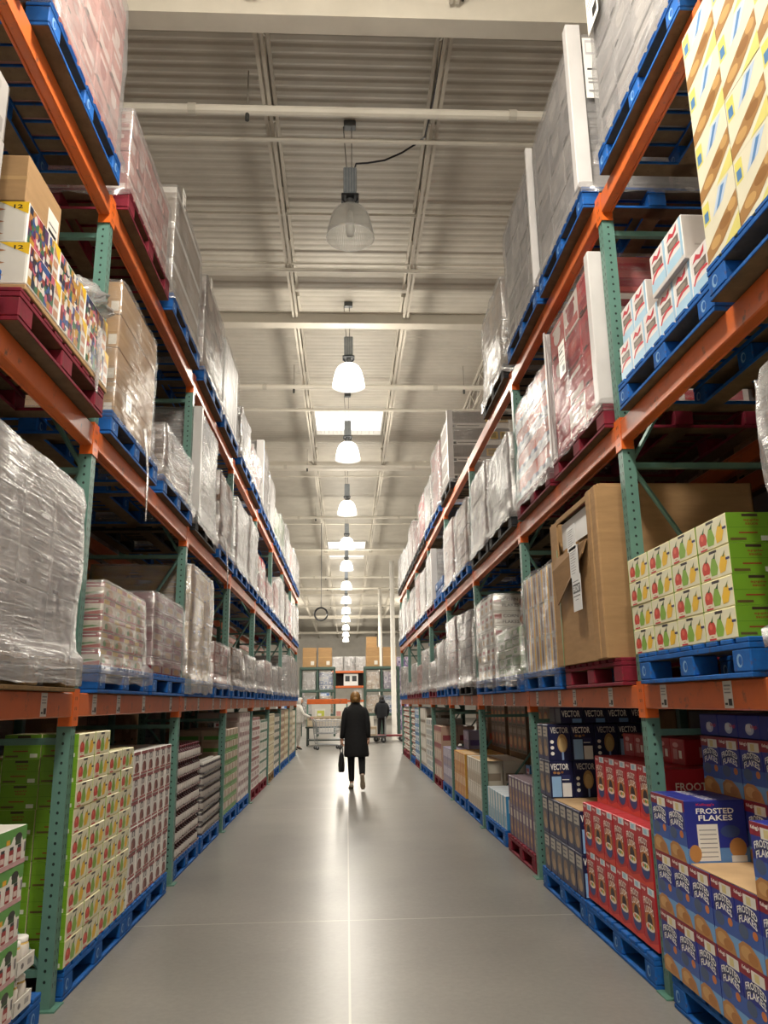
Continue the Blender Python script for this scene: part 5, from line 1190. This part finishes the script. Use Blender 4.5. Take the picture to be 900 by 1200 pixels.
def person(label, loc, rz, h, J, clothes, group=None):
    """J: joints at 1.72 m; one continuous body, clothes and hair as children"""
    t = thing('person', label, 'person', loc, rz, group)
    nd = {'pelvis': ((0, 0, .93), (.13, .1))}; ed = []
    def add(k, co, r, par): nd[k] = (co, r); ed.append((par, k))
    add('waist', (0, .0, 1.08), (.115, .085), 'pelvis'); add('chest', (0, .015, 1.28), (.145, .1), 'waist'); add('neck0', (0, .01, 1.43), (.06, .055), 'chest'); add('neck1', J.get('neck', (0, .02, 1.5)), .05, 'neck0')
    hx, hy, hz = J.get('head', (0, .035, 1.6)); add('head', (hx, hy, hz), (.075, .092), 'neck1'); add('crown', (hx, hy - .005, hz + .075), (.06, .075), 'head')
    add('nose', (hx, hy + .105, hz - .01), .012, 'head')
    for s, sx in (('l', -1), ('r', 1)):
        add('ear' + s, (hx + sx * .083, hy, hz), .014, 'head')
        sh, el, wr = J['arm_' + s]; add('sh' + s, sh, .058, 'chest'); add('el' + s, el, .04, 'sh' + s); add('wr' + s, wr, .026, 'el' + s)
        dv = Vector(wr) - Vector(el); hand_nodes(nd, ed, wr, 'wr' + s, J.get('hdir_' + s, dv), J.get('hn_' + s, (-sx, 0, 0)), sx, 'h' + s, J.get('curl_' + s, .5))
        hp, kn, an, toe = J['leg_' + s]; add('hp' + s, hp, .085, 'pelvis'); add('kn' + s, kn, .055, 'hp' + s); add('an' + s, an, .038, 'kn' + s); add('toe' + s, toe, (.036, .026), 'an' + s)
    body = skin_ob('body', nd, ed, M['skin'], t)
    # trousers
    tn = {'w': ((0, 0, 1.0), (.15, .115)), 'p': ((0, 0, .92), (.15, .118))}; te = [('w', 'p')]
    for s in 'lr':
        hp, kn, an, toe = J['leg_' + s]; a2 = tuple(Vector(an) + (Vector(kn) - Vector(an)).normalized() * .03)
        tn['h' + s] = (hp, .1); tn['k' + s] = (kn, .07); tn['a' + s] = (a2, .055); te += [('p', 'h' + s), ('h' + s, 'k' + s), ('k' + s, 'a' + s)]
    skin_ob('trousers', tn, te, clothes['trousers'], t)
    for s in 'lr':
        hp, kn, an, toe = J['leg_' + s]; A = Vector(an); T = Vector(toe); d = (T - A); dn = d.normalized(); up = (Vector(kn) - A).normalized(); up = (up - dn * up.dot(dn)).normalized(); lat = dn.cross(up)
        mb = MB(); rings = []
        heel = A - dn * .055; 
        for f, wd, hh in ((-.0, .026, .05), (.18, .036, .075), (.4, .038, .075), (.62, .043, .06), (.85, .044, .045), (1.0, .022, .03)):
            c = heel + (T + dn * .05 - heel) * f; base = c - up * .045
            rings.append([tuple(base + lat * (wd * x) + up * (hh * z)) for x, z in ((-.9, .12), (-1, .4), (-.8, .85), (0, 1), (.8, .85), (1, .4), (.9, .12), (0, .12))])
        mb.loft(rings, W_, True); so = add_ob('shoe', mb.mesh('shoe', clothes['shoes'], True), t)
        mb = MB(); rings = []
        for f, wd in ((0, .024), (.18, .036), (.4, .034), (.62, .044), (.85, .044), (1.0, .02)):
            c = heel + (T + dn * .05 - heel) * f - up * .045; rings.append([tuple(c + lat * (wd * x) + up * z) for x, z in ((-1, -.012), (1, -.012), (1, .012), (-1, .012))])
        mb.loft(rings, W_, True); add_ob('sole', mb.mesh('sole', clothes.get('sole', M['sole'])), so)
    # upper garment
    mb = MB(); mb.loft(ell_rings(clothes['torso'], 24), W_, True); up_ = add_ob(clothes.get('top_name', 'coat'), mb.mesh('coat', clothes['top'], True), t)
    for s in 'lr':
        sh, el, wr = J['arm_' + s]; sh, el, wr = Vector(sh), Vector(el), Vector(wr)
        mb = MB(); pts = [sh + Vector((-sh.x * .45, 0, .01)), sh + Vector((-sh.x * .12, 0, -.012)), sh + (el - sh) * .35, el, el + (wr - el) * .5, wr + (el - wr) * .06]
        mb.tube(pts, [.04, .06, .06, .054, .05, .045], 14, W_); add_ob('sleeve', mb.mesh('sleeve', clothes['top'], True), up_)
    if 'collar' in clothes:
        mb = MB(); mb.loft(ell_rings(clothes['collar'], 18), W_, True); add_ob('collar', mb.mesh('collar', clothes['top'], True), up_)
    mb = MB(); rings = []
    for iz in range(9):
        f = iz / 8; a = pi * (f - .5); rr = max(.12, cos(a)) ** .8; z = hz - .005 + sin(a) * .128
        k = clothes.get('hair_r', 1.0); ring = []
        for j in range(18):
            t_ = 2 * pi * j / 18; back = sin(t_) < .25 or iz > 5
            ring.append((hx + .093 * k * rr * cos(t_), hy - .012 + (.112 if back else .03) * k * rr * sin(t_) * (1 if sin(t_) < 0 or iz > 5 else .9), z + (0 if back else .0)))
        rings.append(ring)
    mb.loft(rings, W_, True)
    if clothes.get('bun'): 
        mb.lathe([(.005, -.05), (.04, -.035), (.052, 0), (.04, .035), (.005, .05)], 12, W_, True, None, (hx, hy - .12, hz - .03))
    add_ob(clothes.get('hair_name', 'hair'), mb.mesh('hair', clothes['hair'], True), t)
    t.scale = (h / 1.72,) * 3
    return t
J1 = dict(arm_l=((-.175, 0, 1.39), (-.215, -.03, 1.12), (-.245, .03, .87)), arm_r=((.175, 0, 1.39), (.215, -.05, 1.12), (.225, -.02, .87)),
          leg_l=((-.085, 0, .88), (-.08, .05, .49), (-.075, .03, .085), (-.085, .15, .045)), leg_r=((.085, 0, .88), (.11, -.02, .5), (.10, -.33, .235), (.11, -.28, .09)),
          head=(0, .045, 1.585), neck=(0, .03, 1.49), curl_l=.9, curl_r=.4)
c1 = dict(trousers=M['trouser'], shoes=M['shoe_white'], sole=M['sole_tan'], top=M['coat'], hair=M['hair_fair'], bun=True, hair_r=1.06,
          torso=[(.015, 0, .56, .222, .185), (.015, 0, .60, .228, .195), (.01, 0, .8, .212, .18), (0, 0, 1.0, .2, .165), (0, 0, 1.15, .198, .155), (0, 0, 1.28, .2, .148), (0, 0, 1.36, .185, .135), (0, 0, 1.425, .14, .11), (0, .0, 1.465, .1, .085), (0, .01, 1.48, .075, .07)],
          collar=[(0, .0, 1.44, .115, .095), (0, .01, 1.475, .09, .085), (0, .012, 1.505, .082, .08)])
woman = person('person in long black coat and white shoes walking away with a black bag', (.16, 14.87, 0), R_(2), 1.72, J1, c1)
t = thing('tote_bag', 'black tote bag hanging from the walking person\'s left hand', 'bag', (.16 - .257, 14.87 + .055, 0), 0)
mb = MB(); rings = []
for z, hw, hd in ((.30, .045, .15), (.315, .055, .17), (.42, .06, .18), (.56, .045, .185), (.62, .03, .18), (.64, .015, .17)):
    rings.append([(hw * math.copysign(abs(cos(a)) ** .6, cos(a)), hd * math.copysign(abs(sin(a)) ** .5, sin(a)), z) for a in [2 * pi * j / 20 for j in range(20)]])
mb.loft(rings, W_, True); add_ob('bag_body', mb.mesh('bag_body', M['bag'], True), t)
for x in (-.022, .022):
    mb = MB(); mb.tube([(x, -.09, .62), (x * .8, -.07, .72), (x * .4, -.0, .775), (x * .8, .07, .72), (x, .09, .62)], .008, 6, W_); add_ob('handle', mb.mesh('handle', M['bag']), t)
J2 = dict(arm_l=((-.2, 0, 1.4), (-.25, .03, 1.13), (-.16, .2, .98)), arm_r=((.2, 0, 1.4), (.27, .0, 1.14), (.24, .12, .92)),
          leg_l=((-.09, 0, .88), (-.12, .01, .49), (-.14, -.02, .085), (-.17, .1, .045)), leg_r=((.09, 0, .88), (.1, .03, .49), (.11, -.01, .085), (.14, .12, .045)), head=(.0, .045, 1.6))
c2 = dict(trousers=M['trouser'], shoes=M['shoe_dark'], top=M['jacket'], top_name='jacket', hair=M['hair_dark'], hair_r=1.05,
          torso=[(0, 0, .84, .2, .16), (0, 0, .9, .21, .17), (0, 0, 1.1, .215, .165), (0, 0, 1.3, .235, .16), (0, 0, 1.4, .225, .14), (0, 0, 1.47, .13, .1), (0, .0, 1.5, .085, .08)],
          collar=[(0, -.03, 1.42, .14, .1), (0, -.05, 1.5, .13, .09), (0, -.04, 1.56, .1, .07)])
person('person in dark hooded jacket standing with back turned at the aisle end', (1.43, 33.1, 0), R_(12), 1.78, J2, c2)
J3 = dict(arm_l=((-.2, 0, 1.4), (-.24, .12, 1.16), (-.2, .36, 1.06)), arm_r=((.2, 0, 1.4), (.24, .12, 1.16), (.2, .36, 1.06)),
          leg_l=((-.09, 0, .88), (-.1, .05, .49), (-.1, .0, .085), (-.1, .12, .045)), leg_r=((.09, 0, .88), (.1, -.05, .5), (.1, -.2, .1), (.1, -.08, .045)), head=(.0, .06, 1.6), hn_l=(0, 0, -1), hn_r=(0, 0, -1))
c3 = dict(trousers=M['pale_trousers'], shoes=M['shoe_dark'], top=M['white_shirt'], top_name='shirt', hair=M['cap_white'], hair_name='cap', hair_r=1.05,
          torso=[(0, 0, .86, .19, .15), (0, 0, .95, .2, .155), (0, 0, 1.15, .205, .15), (0, 0, 1.3, .23, .15), (0, 0, 1.4, .22, .13), (0, 0, 1.46, .13, .1), (0, .0, 1.49, .08, .075)])
person('person in white shirt pushing a cart beyond the left rack', (-1.62, 27.6, 0), R_(-75), 1.7, J3, c3)
# shopping cart in front of that person
t = thing('shopping_cart', 'grey wire shopping cart beyond the end of the left rack', 'shopping cart', (-.66, 27.48, 0), R_(-78))
cw = H('9a9da0'); 
def wire(pts, r=.008): mb.tube(pts, r, 5, cw)
mb = MB()
for k in range(9):
    f = k / 8; z = .55 + .4 * f; wx = .25 + .05 * f; y0, y1 = -.38 - .02 * f, .36 + .1 * f
    wire([(-wx, y0, z), (wx, y0, z), (wx, y1, z), (-wx, y1, z), (-wx, y0, z)], .006 if k < 8 else .012)
for k in range(9):
    y = -.38 + k * .093
    for sx in (-1, 1): wire([(sx * .25, y, .55), (sx * .3, y * 1.1, .95)], .005)
    wire([(-.25, y, .55), (.25, y, .55)], .005)
for k in range(6):
    x = -.25 + k * .1
    wire([(x, .36, .55), (x * 1.2, .46, .95)], .005); wire([(x, -.38, .55), (x * 1.2, -.4, .95)], .005)
add_ob('basket', mb.mesh('basket', M['metal']), t)
mb = MB()
for sx in (-.24, .24):
    wire([(sx, -.52, 1.02), (sx, -.44, .9), (sx, -.4, .5), (sx, -.36, .2), (sx * .95, .42, .13)], .016); wire([(sx, -.4, .52), (sx, .3, .52)], .014)
wire([(-.24, .42, .13), (.24, .42, .13)], .014)
add_ob('cart_frame', mb.mesh('cart_frame', M['metal']), t)
mb = MB(); mb.cyl((-.27, -.52, 1.02), (.27, -.52, 1.02), .018, n=10, col=H('b02a30')); add_ob('push_handle', mb.mesh('push_handle', M['plastic']), t)
mb = MB(); mb.cyl((-.013, 0, .06), (.013, 0, .06), .06, n=16, col=H('3a3a3c')); mb.box(-.016, -.02, .06, .016, .02, .14, cw); wm = mb.mesh('caster', M['plastic'])
for x in (-.22, .22):
    for y in (-.36, .4): add_ob('caster', wm, t, (x, y, 0))

# ================================================================== far hall beyond the racks
# display table with a row of cartons
t = thing('display_table', 'dark wheeled display table across the aisle end', 'table', (-.55, 30.2, 0))
mb = MB(); mb.box(-.95, -.5, .62, .95, .5, .68, H('2e3a36'), .01); add_ob('table_top', mb.mesh('table_top', M['post']), t)
mb = MB(); mb.box(-.9, -.45, .18, .9, .45, .22, H('2e3a36'), .01); add_ob('lower_shelf', mb.mesh('lower_shelf', M['post']), t)
for x in (-.88, .88):
    for y in (-.42, .42):
        mb = MB(); mb.box(-.03, -.03, .0, .03, .03, .62, H('35423e'), .004); add_ob('leg', mb.mesh('leg', M['post']), t, (x, y, 0))
cm_ = carton(.2, .3, .36, H('b9a48a'), [('r', .08, .1, .92, .9, H('c9b89c')), ('r', .2, .6, .8, .8, H('8a7a6a'))])
for i in range(8):
    thing('carton', f'tan upright carton on the far display table, {ORD[i]} from the left', 'carton', (-.55 - .78 + i * .205, 29.9, .6815), 0, 'cartons on the display table', cm_)
cy = carton(.26, .2, .2, H('c9cf5a'), [('r', .1, .1, .6, .5, W_)])
thing('carton', 'small yellow-green carton lying on the row of tan cartons', 'carton', (-.95, 29.9, 1.043), 0, None, cy)
t = thing('sign_stand', 'wide white notice board with orange top rail at the aisle end', 'sign', (-.72, 31.3, 0))
mb = MB(); mb.box(-.62, -.02, .75, .1, .02, 1.47, H('dad8d2'), .005); mb.box(-.5, -.026, .9, -.1, -.021, 1.3, H('e9e7e2')); add_ob('notice_board', mb.mesh('notice_board', M['card']), t)
mb = MB(); mb.box(-.8, -.03, 1.47, .75, .03, 1.66, ORANGE2, .008); add_ob('top_rail', mb.mesh('top_rail', M['steel']), t)
for x in (-.78, .73):
    mb = MB(); mb.box(-.03, -.03, 0, .03, .03, 1.47, GREEN, .004); add_ob('leg', mb.mesh('leg', M['post']), t, (x, 0, 0))
for i, (x, lb) in enumerate(((.2, 'black'), (.95, 'red'))):
    t = thing('flatbed_cart', f"low {lb} flatbed cart at the aisle end", 'cart', (x + .7, 31.5 + i * .9, 0), R_(90), 'flatbed carts')
    mb = MB(); mb.box(-.35, -.6, .2, .35, .6, .26, H('7a2028' if i else '26282a'), .01); add_ob('deck', mb.mesh('deck', M['post']), t)
    mb = MB(); mb.tube([(-.32, -.58, .26), (-.32, -.6, .95), (.32, -.6, .95), (.32, -.58, .26)], .016, 6, cw); add_ob('push_handle', mb.mesh('push_handle', M['metal']), t)
    for x2 in (-.28, .28):
        for y2 in (-.5, .5):
            mb = MB(); mb.cyl((-.02, 0, .09), (.02, 0, .09), .09, n=14, col=H('2a2a2c')); mb.box(-.025, -.03, .09, .025, .03, .2, cw); add_ob('caster', mb.mesh('caster', M['plastic']), t, (x2, y2, 0))
mbw = carton(.5, .4, .35, H('b9a58c'), [('r', .1, .2, .9, .7, H('d8d4cc'))]); thing('carton', 'brown carton standing on the black flatbed cart', 'carton', (.9, 31.5, .2615), 0, None, mbw)
# cross racks
def cross_rack(x, y, w, levels, nposts, label, beamcol=ORANGE, ztop=None):
    t = thing('cross_rack', label, 'rack', (x, y, 0), 0, 'racks across the far hall'); zt = ztop or levels[-1] + .1
    for i in range(nposts):
        xx = -w / 2 + i * w / (nposts - 1)
        for yy in (0, 1.05):
            mb = MB(); mb.box(-.045, -.045, 0, .045, .045, zt, H('3a5249'), .005); add_ob('upright', mb.mesh('upright', M['post']), t, (xx, yy, 0))
    for z in levels:
        for yy in (-.05, 1.1):
            mb = MB(); mb.box(-w / 2, -.025, 0, w / 2, .025, .12, beamcol, .005); add_ob('beam', mb.mesh('beam', M['steel']), t, (0, yy, z))
        mb = MB(); mb.box(-w / 2 + .05, -.02, .085, w / 2 - .05, 1.07, .115, H('55605a')); add_ob('shelf_deck', mb.mesh('shelf_deck', M['post']), t, (0, 0, z))
    return t
DG = H('40584f')
cross_rack(-1.37, 38, 1.6, [.9, 2.0, 3.05], 3, 'green-framed cross rack with brown cartons on top, left of the hall', DG)
cross_rack(1.66, 38, 1.6, [.9, 2.0, 3.05], 3, 'green-framed cross rack with brown cartons, right of the hall', DG)
cross_rack(.12, 47, 2.0, [1.55, 2.35, 3.2], 2, 'orange-beamed cross rack at the end of the view', ORANGE, 3.4)
kbig = carton(.64, .8, .9, H('a5835c'), [('r', 0, .47, 1, .53, H('b59468')), ('r', .6, .1, .85, .3, H('d8d4cc'))], mat='kraft')
kmid = carton(.5, .6, .5, H('b08c62'), [('r', 0, .47, 1, .53, H('bd9b70'))], mat='kraft')
for x, lb in ((-1.76, 'left one'), (-1.02, 'right one')): thing('carton', f'big brown carton on top of the left cross rack, {lb}', 'carton', (x, 38.525, 3.174), 0, 'brown cartons on the cross racks', kbig)
thing('carton', 'big brown carton on the right cross rack, the lower one', 'carton', (1.25, 38.525, 3.174), 0, 'brown cartons on the cross racks', kbig)
thing('carton', 'brown carton stacked highest on the right cross rack', 'carton', (1.2, 38.525, 4.076), 0, 'brown cartons on the cross racks', kmid)
thing('carton', 'big brown carton on the right cross rack, farther along', 'carton', (2.05, 38.525, 3.174), 0, 'brown cartons on the cross racks', kbig)
fgm = [goods_mesh(.63, .88, .8, 4, 3, p, i) for i, p in enumerate(('white', 'blue', 'tan', 'purple', 'grey'))]; ffm = film_mesh(.655, .9, .82, 99, -.004, .01, mat='film')
for i, (x, y, z, p, lb) in enumerate([(-1.765, 38.525, 2.124, 0, 'pale wrapped goods in the left cross rack, upper shelf left'), (-.975, 38.525, 2.124, 1, 'bluish wrapped goods in the left cross rack, upper shelf right'), (-1.765, 38.525, 1.024, 0, 'pale wrapped goods in the left cross rack, lower shelf left'), (-.975, 38.525, 1.024, 2, 'tan wrapped goods in the left cross rack, lower shelf right'),
        (1.265, 38.525, 2.124, 2, 'tan wrapped goods in the right cross rack, upper shelf'), (1.265, 38.525, 1.024, 2, 'tan wrapped goods in the right cross rack, lower shelf'), (2.055, 38.525, 2.124, 3, 'purple wrapped goods in the right cross rack, upper shelf'), (2.055, 38.525, 1.024, 1, 'bluish wrapped goods in the right cross rack, lower shelf'),
        (-.52, 47.525, 3.324, 0, 'grey-white wrapped goods on the end rack, left'), (.16, 47.525, 3.324, 4, 'greyish wrapped goods on the end rack, middle'), (.84, 47.525, 3.324, 0, 'white wrapped goods on the end rack, right')]):
    t = thing('wrapped_load', lb, 'wrapped goods', (x, y, z), 0, 'wrapped goods in the cross racks'); add_ob('stacked_cartons', fgm[p], t); add_ob('stretch_film', ffm, t)
# appliances shown in the end rack
t = thing('display_cabinet', 'white twin-window cabinet in the dark bay of the end rack', 'cabinet', (.25, 47.3, 2.4725), 0)
mb = MB(); mb.box(-.42, -.25, 0, .42, .25, .68, H('e2e2e0'), .01); add_ob('cabinet_body', mb.mesh('cabinet_body', M['plastic']), t)
for x in (-.2, .2):
    mb = MB(); mb.box(x - .13, -.262, .25, x + .13, -.251, .56, H('33363a'), .002); add_ob('cabinet_window', mb.mesh('cabinet_window', M['plastic']), t)
mb = MB(); mb.box(-.92, .9, 0, .92, .94, .75, H('2b2422')); thing('shade_panel', 'dark sheet standing in for shade at the back of the end rack bay', 'panel', (.12, 47, 2.4725), 0, None, mb.mesh('shade_panel', M['matte']))  # dark-coloured sheet paints the shade of the rack's open bay
mb = MB(); mb.box(-1.65, -.04, 0, 1.65, .04, 1.5, H('d9d4ca'), .01); art(mb, (-1.65, -.04, 0), (3.3, 0, 0), (0, 0, 1.5), (0, -1, 0), [('r', .05 + .1 * k, .2, .13 + .1 * k, .7, H(['a9a49a', 'c9b9a0', '8a94a6', 'b9837a'][k % 4])) for k in range(9)])
thing('display_board', 'long pale display panel below the end rack', 'panel', (-.1, 46.8, 0), 0, None, mb.mesh('display_panel', M['card']))
# columns
for i, (x, y) in enumerate(((1.78, 42.0), (1.95, 33.5))):
    mb = MB(); mb.lathe([(.2, 0), (.2, .02), (.1, .03), (.1, 7.42)], 16, H('d2cec6'), True)
    tag(add_ob(f'column_{i+1}', mb.mesh('column', M['roof'], True), None, (x, y, 0)), f"round white steel column rising to the roof, {'farther' if i == 0 else 'nearer'} of two", 'column', kind='structure')
# tall stacks beyond on both sides
for i, (x, y, zt, p) in enumerate([(3.2, 46, 4.4, 3), (-3.6, 46, 3.2, 1), (3.4, 55, 3.2, 0), (-3.2, 55, 3.2, 4), (0.8, 60, 3.0, 0), (-1.6, 60, 3.0, 1)]):
    z = 0; n = 0
    while z + .8 < zt:
        thing('carton_load', f"pile of cartons far behind the cross racks, {['purple-striped right', 'bluish left', 'pale right rear', 'grey left rear', 'pale middle rear', 'bluish middle rear'][i]} pile, {ROWS[n]} load", 'carton load', (x, y, z + .001), 0, 'far carton piles', fgm[p]); z += .803; n += 1

# ================================================================== camera, world, view
cam = bpy.data.cameras.new('camera'); co = bpy.data.objects.new('camera', cam); COL.objects.link(co)
cam.sensor_fit = 'VERTICAL'; cam.sensor_height = 36; cam.lens = 924.67 / 1200 * 36; cam.clip_start = .05; cam.clip_end = 300
p, yw, ro = .2368, .0493, -.0143
r0 = Vector((cos(yw), -sin(yw), 0)); fw = Vector((sin(yw) * cos(p), cos(yw) * cos(p), sin(p))); u0 = r0.cross(fw)
r1 = r0 * cos(ro) + u0 * sin(ro); u1 = u0 * cos(ro) - r0 * sin(ro)
co.matrix_world = Matrix(((r1.x, u1.x, -fw.x, 0), (r1.y, u1.y, -fw.y, 0), (r1.z, u1.z, -fw.z, 1.5), (0, 0, 0, 1)))
SC.camera = co
w = bpy.data.worlds.new('world'); SC.world = w; w.use_nodes = True
w.node_tree.nodes['Background'].inputs[0].default_value = (.8, .85, .95, 1); w.node_tree.nodes['Background'].inputs[1].default_value = .3
vs = SC.view_settings; vs.view_transform = 'Standard'; vs.look = 'None'; vs.gamma = 1; vs.use_curve_mapping = False; vs.exposure = 0.38
SC.cycles.max_bounces = 8; SC.cycles.diffuse_bounces = 4; SC.cycles.glossy_bounces = 3; SC.cycles.transparent_max_bounces = 12
